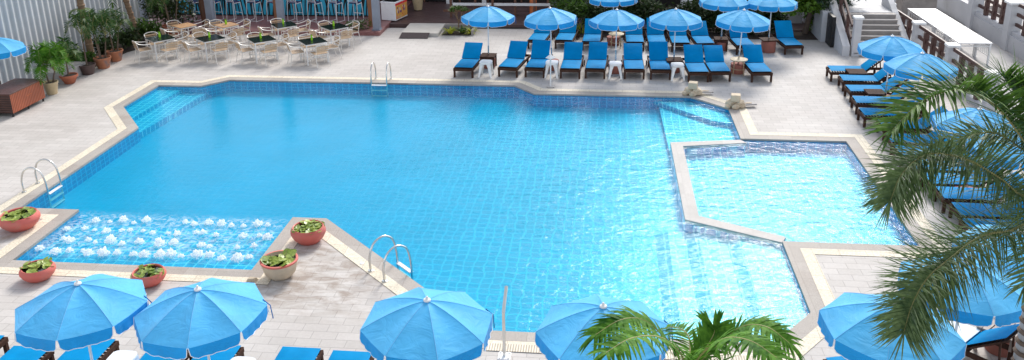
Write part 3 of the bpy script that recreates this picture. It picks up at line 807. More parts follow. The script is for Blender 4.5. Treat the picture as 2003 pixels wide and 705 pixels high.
# ------------------------------------------------------------------ parasols
GP = 'blue parasols around the pool'
k_ = (H-2.10)/(H-2.25)
par = [((-3.92,27.75), 8, 'open blue parasol at the left end of the far row'),
 ((-1.78,27.62), 20, 'open blue parasol over the white net post, second in the far row'),
 ((.30,27.35), 3, 'open blue parasol in the middle of the far front row'),
 ((2.18,27.55), 22, 'open blue parasol fourth in the far front row, before the white pillar'),
 ((4.21,27.52), 12, 'open blue parasol over the rattan table of the far front row'),
 ((.24,30.9), 14, 'blue back row parasol cut off at the top, leftmost of three'),
 ((4.0,30.35), 25, 'shaded blue parasol of the back row over the square wooden table'),
 ((5.62,30.2), 5, 'shaded blue parasol of the back row beside the tree'),
 ((7.85,24.30), 16, 'blue parasol at the foot of the stone stairs'),
 ((8.02,22.45), 30, 'blue parasol partly behind the topmost palm fronds'),
 ((7.72,18.05), 10, 'blue parasol seen through the top palm frond'),
 ((8.05,16.9), 28, 'pale blue parasol at the right edge, behind the palm crown'),
 ((-7.14,9.76), 12, 'large near blue parasol at the lower left with a dark tie cord'),
 ((-5.40,9.80), 14, 'large near blue parasol with creased cloth, second from the left'),
 ((-2.35,9.79), 20, 'large near blue parasol in the middle beside the bent steel post'),
 ((.05,9.76), 8, 'large near pale blue parasol behind the bright green palm'),
 ((3.66,10.15), 26, 'large near blue parasol at the right behind the lowest frond'),
 ((5.02,11.3), 4, 'blue parasol partly covered by the lowest palm frond at the right edge'),
 ((6.20,12.4), 18, 'blue parasol at the right edge between the two lower palm fronds'),
 ((-18.0,23.0), 20, 'blue parasol cut off at the left edge, behind the wicker cabinet')]
for i, ((x, y), a, lb) in enumerate(par):
    o = umbrella.put((x, y, 0), R(a), lb, GP)
    o.rotation_euler.x = R((0,1.2,-.8,.5,1.5,-1,.6,-1.4,.8,-.6)[i % 10]); o.rotation_euler.y = R((.8,-2.2,.2,-.5,1.8,-.7,1.2,.4,-1.1,.9)[i % 10])

# ------------------------------------------------------------------ stools and small tables
GS = 'white plastic stools between the loungers'
for (x, y), lb in zip([(-3.86,26.73),(-1.73,26.79),(.29,26.78),(2.23,26.72),(-7.10,10.35),(-5.25,10.35)],
    ['white plastic stool under the first far parasol','white plastic stool behind the net post','white plastic stool under the middle far parasol','white plastic stool under the fourth far parasol','white stool top below the lower left parasol','white stool top below the second near parasol']):
    stool.put((x, y, 0), R(rnd.uniform(-6,6)), lb, GS)
def slat_table(name, x, y, h, s, label, rz=0, mat='teak', cat='side table', n=6):
    root = thing(name, (x, y, 0), rz, label, cat, 'small tables between the loungers')
    t = MB()
    for i in range(n): t.box((0, -s/2+(i+.5)*s/n, h), (s, s/n*.8, .022))
    t.build('tabletop', M[mat], root)
    a = MB()
    for q in (-1, 1): a.box((q*(s/2-.03), 0, h-.035), (.025, s-.05, .045)); a.box((0, q*(s/2-.03), h-.035), (s-.04, .025, .045))
    a.build('apron', M[mat], root)
    for sx in (-1, 1):
        for sy in (-1, 1): MB().box((sx*(s/2-.035), sy*(s/2-.035), (h-.012)/2), (.045, .045, h-.012)).build('leg', M[mat], root)
    return root
slat_table('slatted_table', -3.92, 27.75, .42, .5, 'dark slatted table behind the first white stool', R(-4))
slat_table('slatted_table', 2.18, 27.55, .42, .5, 'dark slatted table behind the fourth white stool', R(2))
slat_table('side_table', 4.0, 30.35, .42, .46, 'square brown wooden table in the back row')
slat_table('slatted_table', 7.62, 26.5, .40, .55, 'dark slatted table between the first two right side loungers')
slat_table('slatted_table', 7.6, 24.45, .40, .5, 'dark slatted table beside the third right side lounger')
slat_table('tile_topped_table', 6.17, 12.38, .42, .56, 'square brown table top at the lower right beside the towel', R(45), 'table_tile')
def rattan_table(x, y, label):
    root = thing('rattan_table', (x, y, 0), .3, label, 'side table', 'round rattan tables')
    MB().lathe([(.25, .475), (.275, .48), (.275, .505), (.25, .512)], 24).build('tabletop', M['rattan'], root, True)
    for k in range(4):
        a = k*math.pi/2+.4
        MB().tube([(math.cos(a)*.2, math.sin(a)*.2, .48), (math.cos(a)*.23, math.sin(a)*.23, 0)], .014, 6).build('leg', M['rattan'], root)
    MB().tube([(math.cos(t)*.215, math.sin(t)*.215, .2) for t in [2*math.pi*i/16 for i in range(16)]], .011, 6, closed=True).build('ring', M['rattan'], root)
rattan_table(4.21, 27.36, 'round pale rattan table under the right parasol of the far front row')
rattan_table(.34, 30.55, 'round pale rattan table in the shaded back row')
pd = thing('clay_pedestal', (5.62, 30.2, 0), .2, 'red clay pedestal with a flat square top near the hedge', 'pedestal')
MB().lathe([(.24, 0), (.25, .02), (.25, .40), (.22, .42)], 22).build('drum', M['base_red'], pd, True)
MB().box((0,0,.44), (.56,.5,.035)).build('top', M['teak'], pd, bevel=.006)

# ------------------------------------------------------------------ cafe
TB = [('w',-15.71,30.21,55,'wooden cafe table beside the potted tree'),('w',-14.12,30.36,53,'wooden cafe table by the bar posts'),
 ('b',-15.68,28.32,49,'black cafe table nearest the palms'),('b',-13.87,28.39,49,'second black cafe table from the palms'),('b',-11.97,28.33,40,'third front black cafe table'),
 ('b',-11.95,30.49,38,'back black cafe table by the second post'),('b',-9.95,30.27,45,'black cafe table nearest the freezer'),('b',-10.07,28.15,38,'rightmost front black cafe table')]
names = {}
for i, (k, x, y, a, lb) in enumerate(TB):
    (table_wood if k == 'w' else table_black).put((x, y, 0), R(a), lb+(', standing on the far left deck' if i in (4,) else ''), 'cafe tables by the bar')
    d = .62 if k == 'b' else .60
    side = ['at the back right of the', 'at the back left of the', 'at the front left of the', 'at the front right of the']
    for q in range(4):
        an = R(a)+q*math.pi/2
        dd = d+rnd.uniform(-.03,.06)
        px, py = x+math.cos(an)*dd, y+math.sin(an)*dd
        if y+math.sin(an)*dd > 31.45: px, py = x+math.cos(an)*.5, y+math.sin(an)*.5
        armchair.put((px, py, 0), an+math.pi/2+R(rnd.uniform(-9,9)), 'slatted chair '+side[q]+' '+lb, 'wood and aluminium armchairs round the cafe tables')
    if lb.split()[0] != 'wooden' or 'posts' in lb:
        vase.put((x-.05, y+.06, .7465), 0, 'lime green glass on the '+lb, 'lime green glasses on the cafe tables')

# ------------------------------------------------------------------ bar terrace
structure(MB().box((-13.9, 35.3, .035), (10.4, 6.9, .22)), 'terrace_floor', M['platform'], bevel=.015)
structure(MB().box((-5.6, 35.6, .01), (6.2, 4.4, .20)), 'walkway', M['walkway'])
rp = thing('ramp', (0,0,0), 0, 'pale concrete ramp leading up beside the dark red terrace', 'ramp')
mb = MB(); vs = [(-8.69,31.78,.0),(-6.38,31.78,.0),(-6.38,33.36,.0),(-8.69,33.36,.0),(-7.86,31.78,.13),(-6.38,31.78,.13),(-6.38,33.36,.15),(-7.86,33.36,.15)]
mb.add([(-7.84,31.8,0),(-6.4,31.8,0),(-6.4,33.38,0),(-7.84,33.38,0),(-7.84,31.8,.135),(-6.4,31.8,.135),(-6.4,33.38,.15),(-7.84,33.38,.15)], [(0,3,2,1),(4,5,6,7),(0,1,5,4),(1,2,6,5),(2,3,7,6),(3,0,4,7)]).build('slope', M['ramp'], rp)
mt = MB().add([(-7.85,31.44,.01),(-6.75,31.46,.01),(-6.73,31.79,.135),(-7.80,31.79,.14),(-7.85,31.44,.03),(-6.75,31.46,.03),(-6.73,31.78,.16),(-7.80,31.78,.165)], [(4,5,6,7),(0,1,5,4),(1,2,6,5),(3,0,4,7)]).build('doormat', M['mat'])
tag(mt, 'charcoal doormat lying at the foot of the pale ramp', 'doormat')
bar = thing('bar_counter', (-13.85, 34.55, .145), 0, 'turquoise bar counter painted with slanted black strokes', 'bar counter')
MB().box((0, .35, .52), (8.6, .7, 1.04)).build('front_panel', M['bar_blue'], bar)
stp = MB(); x = -4.2
while x < 4.2:
    w = rnd.uniform(.025,.07); t = rnd.choice((-1,1,1))*rnd.uniform(.0,.22); 
    stp.quad((x, -.004, .02), (x+w, -.004, .02), (x+w*1.5+t, -.004, 1.0), (x+t, -.004, 1.0))
    x += rnd.uniform(.07,.20)
stp.build('painted_stroke', M['black'], bar)
MB().box((0, .33, 1.07), (8.8, .95, .05)).build('countertop', M['teak'], bar, bevel=.01)
MB().box((0, -.04, .02), (8.6, .05, .04)).build('kick_board', M['black'], bar)
st_lab = ['bar stool at the left end, half behind the first wooden post','bar stool just right of the first grey post','bar stool third from the left at the bar','bar stool fourth from the left at the bar','bar stool left of the middle wooden post','bar stool right of the middle grey post','bar stool seventh from the left at the bar','bar stool eighth from the left at the bar','bar stool at the right end beside the timber post']
for i, lb in enumerate(st_lab):
    px = -16.95+i*.86
    if i == 8: px += -.05
    barstool.put((px, 33.62, .145), R(rnd.uniform(-7,7)-20), 'white wire '+lb, 'white wire bar stools along the turquoise bar')
# posts: a timber pole and a grey steel post at each place
def post(name, x, y, z, lean, mat, r, label, sq=False, h=4.2):
    root = thing(name, (x, y, z), 0, label, 'post')
    m_ = MB()
    if sq: m_.bar((0,0,0), (lean[0], lean[1], h), r*2, r*2)
    else: m_.tube(curve_pts([(0,0,0), (lean[0]*.5+rnd.uniform(-.03,.03), lean[1]*.5, h/2), (lean[0], lean[1], h)], 8), r*1.08, 12, r*.92)
    m_.build('shaft', mat, root, not sq)
    b = MB()
    if sq: b.box((0,0,.02), (r*2.6, r*2.6, .04))
    else: b.lathe([(r*1.25, 0), (r*1.2, .05)], 12)
    b.build('foot', mat, root)
post('grey_post', -18.95, 33.1, .145, (0,0), M['grey_post'], .15, 'grey square post in the shade behind the left plants', True)
post('grey_post', -15.75, 32.5, .145, (0,0), M['grey_post'], .13, 'grey square post left, right behind the wooden cafe tables', True)
post('timber_post', -16.15, 32.75, .145, (-.06,0), M['post_wood2'], .10, 'round brown timber post left of the first grey bar post')
post('grey_post', -12.85, 32.55, .145, (0,0), M['grey_post'], .12, 'grey square post in the middle of the bar front', True)
post('timber_post', -13.15, 32.85, .145, (-.03,0), M['post_wood'], .09, 'round brown timber post left of the middle grey post')
post('grey_post', -8.90, 32.25, .145, (0,0), M['grey_post'], .13, 'grey square post left of the ice cream freezer', True)
post('timber_post', -9.25, 32.75, .145, (-.12,0), M['post_wood'], .10, 'round orange timber post at the right end of the bar')
shrub('low_plant', -9.7, 32.35, .9, .5, .34, M['shrub2'], 420, .14, 'low dark plant at the foot of the right timber post', None, 'plant', 5, z=.145)
fz = thing('chest_freezer', (-8.75, 34.0, .145), R(-14), 'white chest freezer with glass lid and colourful ice cream pictures', 'freezer')
MB().box((0, .28, .37), (.66, 1.05, .72)).build('body', M['freezer'], fz, bevel=.02)
MB().box((0, .28, .745), (.70, 1.09, .045)).build('rim', M['freezer'], fz, bevel=.012)
for y in (.06, .5): MB().box((0, y, .772), (.56, .42, .012)).build('lid', M['dark_glass'], fz)
MB().box((.3335, .28, .66), (.005, 1.03, .09)).build('red_band', M['red'], fz)
pp = MB().quad((.333,-.22,.06),(.333,.78,.06),(.333,.78,.61),(.333,-.22,.61)).build('printed_panel', M['print'], fz)
for mk_, n_ in (('cream_print', 9), ('navy_print', 7), ('red', 6)):
    q = MB()
    for i in range(n_):
        y, z = rnd.uniform(-.16,.7), rnd.uniform(.12,.54); r_ = rnd.uniform(.04,.08)
        q.add([(.336+.001*n_/10, y+math.cos(a)*r_*.6, z+math.sin(a)*r_) for a in [i2*math.pi/5 for i2 in range(10)]], [tuple(range(10))])
    q.build('printed_picture', M[mk_], pp)
pt_ = thing('plant_pot', (-8.05, 35.9, .145), 0, 'pale clay pot standing behind the chest freezer', 'pot')
lathe_pot(pt_, tub(.24, .5), M['pot_beige'], .2, .45)
# back facade of the bar and hotel
hb = thing('hotel_building', (0, 37.2, 0), 0, 'dark hotel ground floor with glass doors behind the terrace', 'building')
MB().box((-6, 2.5, 2.3), (30, 4, 4.6)).build('wall', M['unlit_depth'], hb)
MB().box((-13.85, -.6, 3.05), (10.6, 2.2, .25)).build('canopy_roof', M['louvre'], hb)  # unseen roof for the pool's reflection, cut back so the bar stays lit
for x in (-7.5, -5.9, -4.4):
    d = MB().box((x, .46, 1.2), (1.2, .03, 2.1)).build('glass_door', M['dark_glass'], hb)
    fm = MB()
    for s in (-.63, .63): fm.box((x+s, .43, 1.2), (.07, .06, 2.2))
    fm.build('door_frame', M['post_wood2'], d)
for x, y, w in ((-8.35,.25,.16),(-6.95,.2,.26),(-5.4,.2,.18),(.0,-.9,.42),(3.30,-.75,.46)):
    MB().box((x, y, 1.6), (w, w, 3.2)).build('pillar', M['white_paint'], hb, bevel=.01)
for x in (2.0, 4.6, 6.3): MB().box((x, .46, 1.4), (1.1, .03, 1.8)).build('window', M['dark_glass'], hb)
lv = thing('louvre_screen', (-.55, 36.0, 0), 0, 'grey slatted louvre screen with a white top ledge behind the hedge', 'screen')
sl = MB()
for i in range(9): sl.box((0, 0, .12+i*.11), (3.6, .05, .085), rx=.5)
sl.build('slat', M['louvre'], lv)
MB().box((0, .02, 1.16), (3.7, .16, .10)).build('ledge', M['white_paint'], lv)
for s in (-1.8, 0, 1.8): MB().box((s, .06, .56), (.07, .07, 1.12)).build('upright', M['rail'], lv)
structure(MB().box((-2.2, 33.8, -.02), (6.0, 1.3, .05)), 'void_shade_strip', M['unlit_depth'])  # flush near-black strip; its colour stands in for the dark void there
for i in range(3): structure(MB().box((-3.4, 34.75+i*.4, .02+i*.09), (2.2, .4, .14+i*.01)), 'entry_step', M['walkway'])
rl = thing('terrace_railing', (-3.9, 34.5, .05), 0, 'dark brown timber railing behind the far left parasols', 'railing')
for x in (-2.5,-1.5,-.75,.15,.95,1.5): MB().box((x, rnd.uniform(0,.4), .55), (.09,.09,1.3)).build('baluster', M['post_wood2'], rl)
MB().box((-.4, .1, .62), (4.0, .06, .10)).build('top_rail', M['white_paint'], rl)
MB().box((-2.0, .1, .35), (1.6, .05, .09)).build('lower_rail', M['post_wood2'], rl)
lm = thing('orange_bollard', (-3.02, 34.9, .05), 0, 'tall orange cylinder lantern beside the dark railing', 'lantern')
MB().lathe([(.15,0),(.15,.78),(.14,.80)], 20).build('body', M['orange'], lm, True)
MB().lathe([(.165,.80),(.165,.86),(.10,.88)], 20).build('cap', M['cream_print'], lm, True)
MB().lathe([(.154,.55),(.154,.58)], 20).build('band', M['cream_print'], lm, True)
# signboard cloth by the left plants
fg = thing('hanging_cloth', (-17.85, 32.95, .95), R(10), 'pale printed cloth with green marks hanging left of the bar', 'cloth')
MB().add([(0,0,0),(.45,.02,-.05),(.5,.08,-.5),(.62,.12,-.72),(.3,.1,-.78),(.08,.05,-.45)], [(0,1,2,5),(5,2,3,4)]).build('sheet', M['flag'], fg)
MB().quad((.18,-.012,-.22),(.28,-.008,-.2),(.30,.02,-.36),(.2,.015,-.38)).build('printed_mark', M['lime'], fg)

# ------------------------------------------------------------------ left fence, cabinet, plants
fc = thing('corrugated_fence', (-18.62, 32.1, 0), 0, 'tall grey corrugated metal fence along the left side', 'fence')
vs = []; fs = []; n_ = 0
y = 0.0; per = .29; prof = [(0,0),(.09,0),(.13,.07),(.24,.07),(.28,0)]
ys = []
while y > -14:
    for (a, b) in prof[:-1]: ys.append((y-a, b))
    y -= per
for (yy, xx) in ys: vs += [(xx, yy, 0), (xx, yy, 6.5)]
for i in range(len(ys)-1): fs.append((2*i, 2*i+1, 2*i+3, 2*i+2))
MB().add(vs, fs).build('panel', M['fence'], fc)
rib = MB(); y = 0
while y > -14:
    rib.box((.072, y-.185, 3.25), (.012, .055, 6.5)); y -= per
rib.build('ridge', M['white_paint'], fc)
MB().box((.03, .04, 3.25), (.14, .06, 6.5)).build('end_post', M['white_paint'], fc)
cbn = thing('wicker_cabinet', (-17.35, 22.65, 0), 0, 'orange and dark brown wicker cabinet at the left edge', 'cabinet')
MB().box((0, 0, .39), (.86, 1.5, .56)).build('body', M['wicker_end'], cbn, bevel=.01)
MB().box((0, 0, .685), (.90, 1.54, .035)).build('top', M['wicker_top'], cbn, bevel=.008)
MB().box((.434, 0, .39), (.012, 1.49, .55)).build('front_panel', M['wicker'], cbn)
for y in (-.7, 0, .7):
    for x in (-.38, .38): MB().box((x, y, .055), (.04, .04, .11)).build('foot', M['black'], cbn)
lg = MB()
for i in range(5): lg.add([(.4415, -.02+i*.045+math.cos(a)*.016, .42+i*.006+math.sin(a)*.014) for a in [k*math.pi/3 for k in range(6)]], [tuple(range(6))])
lg.build('emblem', M['orange'], cbn)

potted_palm(-17.16, 24.09, .22, .40, M['pot_beige'], .35, .75, 'bright green palm in a beige pot beside the wicker cabinet', 'palm_bright', 11, 2, .045, .34, 20)
potted_palm(-17.27, 25.21, .25, .30, M['terracotta'], .45, .62, 'palm in a wide terracotta bowl before the grey planter box', 'palm_pot', 9, 1, .04, .30, 18, [(.14,0),(.16,.02),(.25,.2),(.28,.22),(.28,.29),(.25,.29),(.23,.25)])
potted_palm(-17.27, 26.26, .26, .34, M['pot_dark'], 1.0, .68, 'palm with a bare slim stem in a dark brown pot', 'palm_pot', 9, 1, .035, .28, 18)
potted_palm(-17.15, 27.00, .27, .38, M['pot_blue'], .9, .60, 'three stemmed palm in a patterned clay pot', 'palm_pot', 8, 3, .035, .28, 16)
potted_palm(-17.22, 27.9, .27, .38, M['pot_blue'], .7, .70, 'leafy palm in the patterned clay pot furthest along the fence', 'palm_pot', 9, 2, .035, .28, 16)
potted_palm(-16.75, 31.25, .36, .5, M['terracotta'], .9, .9, 'tall shaded palm in a terracotta pot behind the wooden table', 'palm_pot', 9, 3, .045, .36, 16)
bx = thing('planter_box', (-17.75, 25.75, 0), 0, 'low grey stone planter box behind the terracotta bowl', 'planter')
MB().box((0, 0, .19), (.7, 1.35, .38)).build('box', M['slab'], bx, bevel=.01)
def tall_palm(x, y, h, lean, label, r=.12, crown=True):
    root = thing('palm_tree', (x, y, 0), 0, label, 'palm tree')
    pts = curve_pts([(0,0,0), (lean*.3,0,h*.4), (lean, 0, h)], 22)
    MB().tube(pts, r, 10, r*.8).build('trunk', M['bark'], root, True)
    sk = MB()
    for i in range(3, 21, 2): sk.lathe([(r*1.0,0),(r*1.12,.03),(r*.95,.07)], 10, pts[i])
    sk.build('trunk_ring', M['bark'], root, True)
    if crown: palm_plant(root, h, (lean, 0), 12, 1.5, .5, .05, M['palm'], .5, .9, 26)
    return root
tall_palm(-17.72, 27.3, 4.2, -.15, 'palm with an orange brown trunk rising before the grey fence')
lf = MB()
st = MB()
for i in range(6): frond(lf, st, arc_ctrl((-17.75, 27.2, 1.95), i*1.05, .42, .1, .18), .2, .035, 10, .1, .2, .5, .3, .008)
r_ = thing('palm_offshoot', (0,0,0), 0, 'small leafy offshoot halfway up the orange brown palm trunk', 'plant'); lf.build('crown', M['palm'], r_); st.build('frond_stem', M['stem'], r_)
tall_palm(-17.85, 30.6, 2.15, -.35, 'leaning palm at the end of the grey fence', .11)
for i, (x, y, w, h, mt_, lb) in enumerate([(-17.95,26.9,1.1,.75,'shrub2','green shrub behind the dark pot along the fence'),(-17.9,28.3,1.2,.8,'shrub','dark shrub behind the patterned pots along the fence'),(-17.8,29.5,1.0,.75,'shrub','dark shrub before the leaning palm'),(-17.5,30.9,1.3,.8,'shrub2','leafy shrub at the far end of the grey fence'),(-16.9,32.1,1.4,1.9,'shrub','tall dark bush in the shade left of the bar'),(-18.2,32.6,1.2,2.2,'shrub','dark bush in the far left corner by the grey post')]):
    shrub('shrub', x, y, w, .8, h, M[mt_], 900, .16, lb, 'shrubs along the grey fence')
bed = structure(MB().sheet([[(-18.5,26.5),(-17.5,26.5),(-17.4,29.0),(-16.9,30.2),(-16.2,31.8),(-18.5,31.8)]], .006), 'planting_bed', M['soil'])

# ------------------------------------------------------------------ hedge and planting behind the far loungers
pl = thing('stone_planter', (-5.72, 32.5, 0), 0, 'low stone edged bed with yellow green plants beside the ramp', 'planter')
mb = MB()
mb.box((0, .6, .1), (1.25, .12, .2)); mb.box((.6, .05, .1), (.1, 1.0, .2))
mb.build('kerb', M['step'], pl)
MB().sheet([[(-.6,-.5),(.5,-.5),(.55,.5),(-.6,.5)]], .03).build('soil', M['soil'], pl)
for i, (x, y, lb) in enumerate([(-6.0,32.2,'yellow green spiky plant at the left of the stone bed'),(-5.55,32.3,'dark green spiky plant in the middle of the stone bed'),(-5.2,32.25,'yellow green spiky plant at the right of the stone bed')]):
    g = thing('spiky_plant', (x, y, .03), 0, lb, 'plant', 'spiky plants in the stone bed')
    lf = MB()
    for k in range(34):
        a = rnd.uniform(0, 6.28); e = rnd.uniform(.5, 2.2)
        leaflet(lf, Vector((rnd.uniform(-.06,.06), rnd.uniform(-.06,.06), 0)), Vector((math.cos(a), math.sin(a), e)), rnd.uniform(.5,.75), .06, Vector((-math.cos(a)*.5, -math.sin(a)*.5, 1)), .55, 4)
    lf.build('leaves', M['shrub_y'] if i != 1 else M['shrub2'], g)
fr_ = thing('frangipani_shrub', (-5.75, 32.75, .03), 0, 'open branched shrub with sparse leaves beside the far left parasol', 'shrub')
st = MB(); lf = MB()
def branch(p, d, l, r, depth):
    q = p+d*l; st.tube([p, (p+q)/2+Vector((rnd.uniform(-.02,.02),)*3), q], r, 5, r*.7)
    if depth == 0:
        for i in range(7): leaflet(lf, q, Vector((rnd.uniform(-1,1), rnd.uniform(-1,1), rnd.uniform(.1,1.2))), .20, .06, Vector((0,0,1)), .2)
        return
    for i in range(3):
        a = i*2.1+rnd.uniform(-.5,.5); branch(q, (d*1.0+Vector((math.cos(a)*.55, math.sin(a)*.55, .1))).normalized(), l*.72, r*.68, depth-1)
branch(Vector((0,0,0)), Vector((0,0,1)), .35, .035, 3)
st.build('branch', M['bark'], fr_, True); lf.build('foliage', M['shrub2'], fr_)
hed = [(-1.25,33.0,1.2,.9,'shrub2','green bush left of the hedge behind the first back loungers'),(-.35,32.9,1.1,.95,'shrub','dark bush behind the tall backed lounger'),(.75,33.1,1.2,1.15,'shrub','dark bush behind the round table of the back row'),(1.75,33.0,1.2,.95,'shrub','dark bush in the middle of the hedge'),(2.7,33.0,1.2,.85,'shrub','dark bush before the white pillar'),(3.6,32.9,1.2,.95,'shrub','dark bush behind the square wooden table'),(4.5,32.9,1.1,.85,'shrub','dark leafy bush left of the clay pedestal'),(5.4,32.8,1.2,.95,'shrub','dark leafy bush behind the clay pedestal'),(6.4,32.9,1.1,.85,'shrub','open leafy bush behind the lone lounger'),(7.9,33.0,.9,.95,'tree_lite','light green bush beside the tree trunk')]
for i, (x, y, w, h, mt_, lb) in enumerate(hed): shrub('hedge_bush', x, y, w*1.1, .9, h*1.35, M[mt_], 1300, .18, lb, 'bushes of the hedge behind the back row', aspect=2.4)
tg = MB()
for i in range(80):
    a = rnd.uniform(0, 6.28); leaflet(tg, Vector((rnd.uniform(-.5,.5), rnd.uniform(-.15,.15), 0)), Vector((math.cos(a)*.5, math.sin(a)*.5, 1)), rnd.uniform(.5,.85), .05, Vector((-math.cos(a), -math.sin(a), .4)), .25, 4)
o = tg.build('yellow_reeds', M['shrub_y'], None, loc=(-.9, 32.55, 0)); tag(o, 'yellow green strap leaved plant at the left end of the hedge', 'plant')
tpy = thing('topiary_tree', (-1.45, 33.9, 0), 0, 'small round crowned green tree above the second far parasol', 'tree')
MB().tube([(0,0,0),(.03,0,.9),(0,0,1.3)], .05, 8, .03).build('trunk', M['bark2'], tpy, True)
lf = MB()
for i in range(14): leaf_blob(lf, (rnd.uniform(-.6,.6), rnd.uniform(-.4,.4), 1.0+rnd.uniform(-.25,.45)), (.3,.3,.22), 90, .12, 2)
lf.build('crown', M['shrub2'], tpy)
structure(MB().sheet([[(-2.6,31.9),(8.0,31.9),(8.0,33.15),(-2.6,33.15)]], .006), 'planting_bed', M['soil'])
structure(MB().box((3.2, 35.1, .02), (12, 3.8, .06)), 'back_path', M['walkway'])
lw = thing('garden_wall', (6.0, 34.4, 0), 0, 'bright low white wall glimpsed through the hedge leaves', 'wall')
MB().box((0, 0, .35), (3.2, .15, .7)).build('panel', M['wall_white'], lw)
MB().box((0, 0, .725), (3.3, .2, .05)).build('coping', M['white_paint'], lw)
tr_ = thing('garden_tree', (7.42, 32.9, 0), 0, 'leaning tree with spreading crown left of the stone stairs', 'tree')
MB().tube(curve_pts([(0,0,0),(.12,0,.7),(.3,.1,1.5),(.5,0,2.3)], 14), .11, 9, .07).build('trunk', M['bark2'], tr_, True)
lf = MB(); l2 = MB(); st = MB()
for i in range(60):
    c = Vector((rnd.uniform(-1.0,1.75), rnd.uniform(-.9,.9), 1.42+rnd.uniform(-.42,.6)))
    st.tube([(.3,0,1.3), tuple(c)], .025, 5, .008)
    dark = c.x > .35
    leaf_blob(lf if dark else l2, c, (.36,.36,.2), 150, .13 if dark else .17, 3 if dark else 1.8)
lf.build('crown', M['tree_dark'], tr_); l2.build('lower_crown', M['tree_lite'], tr_); st.build('branch', M['bark2'], tr_)

# ------------------------------------------------------------------ stairs, fence and terrace at the right
stt = thing('stone_stairs', (9.2, 29.65, 0), 0, 'grey stone stairs with eight steps and pale edges', 'stairs')
for i in range(8):
    s_ = MB().box((.05, .12+i*.235+(7-i)*.0, .07+i*.14), (1.75, .24, .14)).build('step', M['step'], stt)
    MB().box((.05, -.005+i*.235, .128+i*.14), (1.78, .03, .028)).build('nosing', M['step_edge'], s_)
for i in range(1, 8):
    pass
MB().box((.05, 1.02, .4), (1.74, 1.6, .0)).v
fill = MB()
for i in range(1, 8): fill.box((.05, .24+.235*i+ (1.9-.235*i)/2-.12, .07+.14*(i-1)), (1.72, 1.9-.235*i, .138))
fill.build('core', M['step'], stt)
sw = thing('stair_wall', (8.12, 29.7, 0), 0, 'pale rendered side wall left of the stone stairs', 'wall')
MB().add([(-.12,0,0),(.12,0,0),(.12,2.4,0),(-.12,2.4,0),(-.12,0,.35),(.12,0,.35),(.12,2.4,1.45),(-.12,2.4,1.45)], [(0,3,2,1),(4,5,6,7),(0,1,5,4),(1,2,6,5),(2,3,7,6),(3,0,4,7)]).build('panel', M['wall_white'], sw)
dk = MB().box((7.93, 31.6, .55), (.12, 1.5, 1.1)).build('dark_panel', M['black'], None, bevel=.01); tag(dk, 'dark blue black panel against the left side of the stairs', 'panel')
sw2 = thing('stair_wall', (10.2, 29.8, 0), 0, 'grey side wall right of the stone stairs', 'wall')
MB().add([(-.1,0,0),(.1,0,0),(.1,3.2,0),(-.1,3.2,0),(-.1,0,.3),(.1,0,.3),(.1,3.2,1.75),(-.1,3.2,1.75)], [(0,3,2,1),(4,5,6,7),(0,1,5,4),(1,2,6,5),(2,3,7,6),(3,0,4,7)]).build('panel', M['wall_white'], sw2)
structure(MB().box((9.0, 33.6, .56), (2.6, 4.0, 1.12)), 'stair_landing', M['wall_white'])
def cap_post(root, x, y, z, h, w=.24):
    p = MB().box((x, y, z+h/2), (w, w, h)).build('post', M['wall_white'], root, bevel=.008)
    MB().lathe([(w*.72,0),(w*.80,.03),(w*.80,.12),(w*.55,.16),(w*.2,.175)], 4, (x, y, z+h)).build('cap', M['white_paint'], p, bevel=.015)
    p.data.update(); return p
def cap_fix(): pass
def white_post(x, y, z, h, label, w=.24):
    root = thing('white_post', (x, y, z), 0, label, 'post', 'white capped posts of the terrace')
    MB().box((0, 0, h/2), (w, w, h)).build('shaft', M['wall_white'], root, bevel=.008)
    c = MB(); c.box((0,0,h+.045), (w*1.35, w*1.35, .09)); c.build('cap', M['white_paint'], root, bevel=.03)
    return root
white_post(8.42, 29.75, 0, 1.3, 'white capped post at the foot of the stairs')
white_post(10.36, 32.85, 0, 1.12, 'white capped post at the top corner of the brown fence', .28)
white_post(10.41, 29.80, 0, 1.12, 'white capped post behind the parasol at the foot of the stairs', .28)
white_post(10.45, 26.85, 0, 1.12, 'white capped post showing just above the palm fronds', .28)
white_post(10.48, 23.9, 0, 1.12, 'white capped post hidden behind the upper palm fronds', .28)
white_post(11.05, 35.0, 0, 1.15, 'white rounded post at the far end of the white tables', .3)
def rail_fence(x0, y0, x1, y1, z, h, label, nb=3, name='rail_fence'):
    root = thing(name, (0,0,0), 0, label, 'fence', 'brown timber fences of the terrace')
    a, b = Vector((x0, y0, z)), Vector((x1, y1, z)); up = Vector((0,0,1))
    for k, zz in enumerate((.35, .68, 1.0)):
        MB().bar(a+up*zz*h, b+up*zz*h, .07, .11).build('rail', M['rail'], root, bevel=.006)
    for i in range(nb):
        t = (i+1)/(nb+1); p = a.lerp(b, t)
        MB().box((p.x, p.y, z+.5*h), (.13, .16, h*.93)).build('upright', M['rail'], root, bevel=.006)
    pa = a.lerp(b, .5)
    MB().bar(a+up*.07, b+up*.07, .2, .14).build('kerb', M['wall_white'], root)
rail_fence(10.36, 32.68, 10.41, 29.97, 0, 1.08, 'brown timber fence between the first two white posts beside the stairs')
rail_fence(10.41, 29.63, 10.45, 27.02, 0, 1.08, 'brown timber fence between parasol and white tables')
rail_fence(10.45, 26.68, 10.48, 24.07, 0, 1.08, 'brown timber fence mostly hidden by palm fronds')
rail_fence(10.36, 33.0, 11.0, 35.0, 0, 1.08, 'short brown timber fence turning to the far end of the white tables', 2)
hr = thing('stair_handrail', (8.28, 30.2, .3), 0, 'brown timber handrail on the left side of the stairs', 'handrail')
for i in range(2): MB().bar((0, .25+i*1.1, .1+i*.5), (0, .25+i*1.1, 1.0+i*.55), .10, .12).build('upright', M['rail'], hr)
for o_ in (.55, .98): MB().bar((0, -.35, o_-.25), (0, 1.9, o_+.85), .06, .1).build('rail', M['rail'], hr)
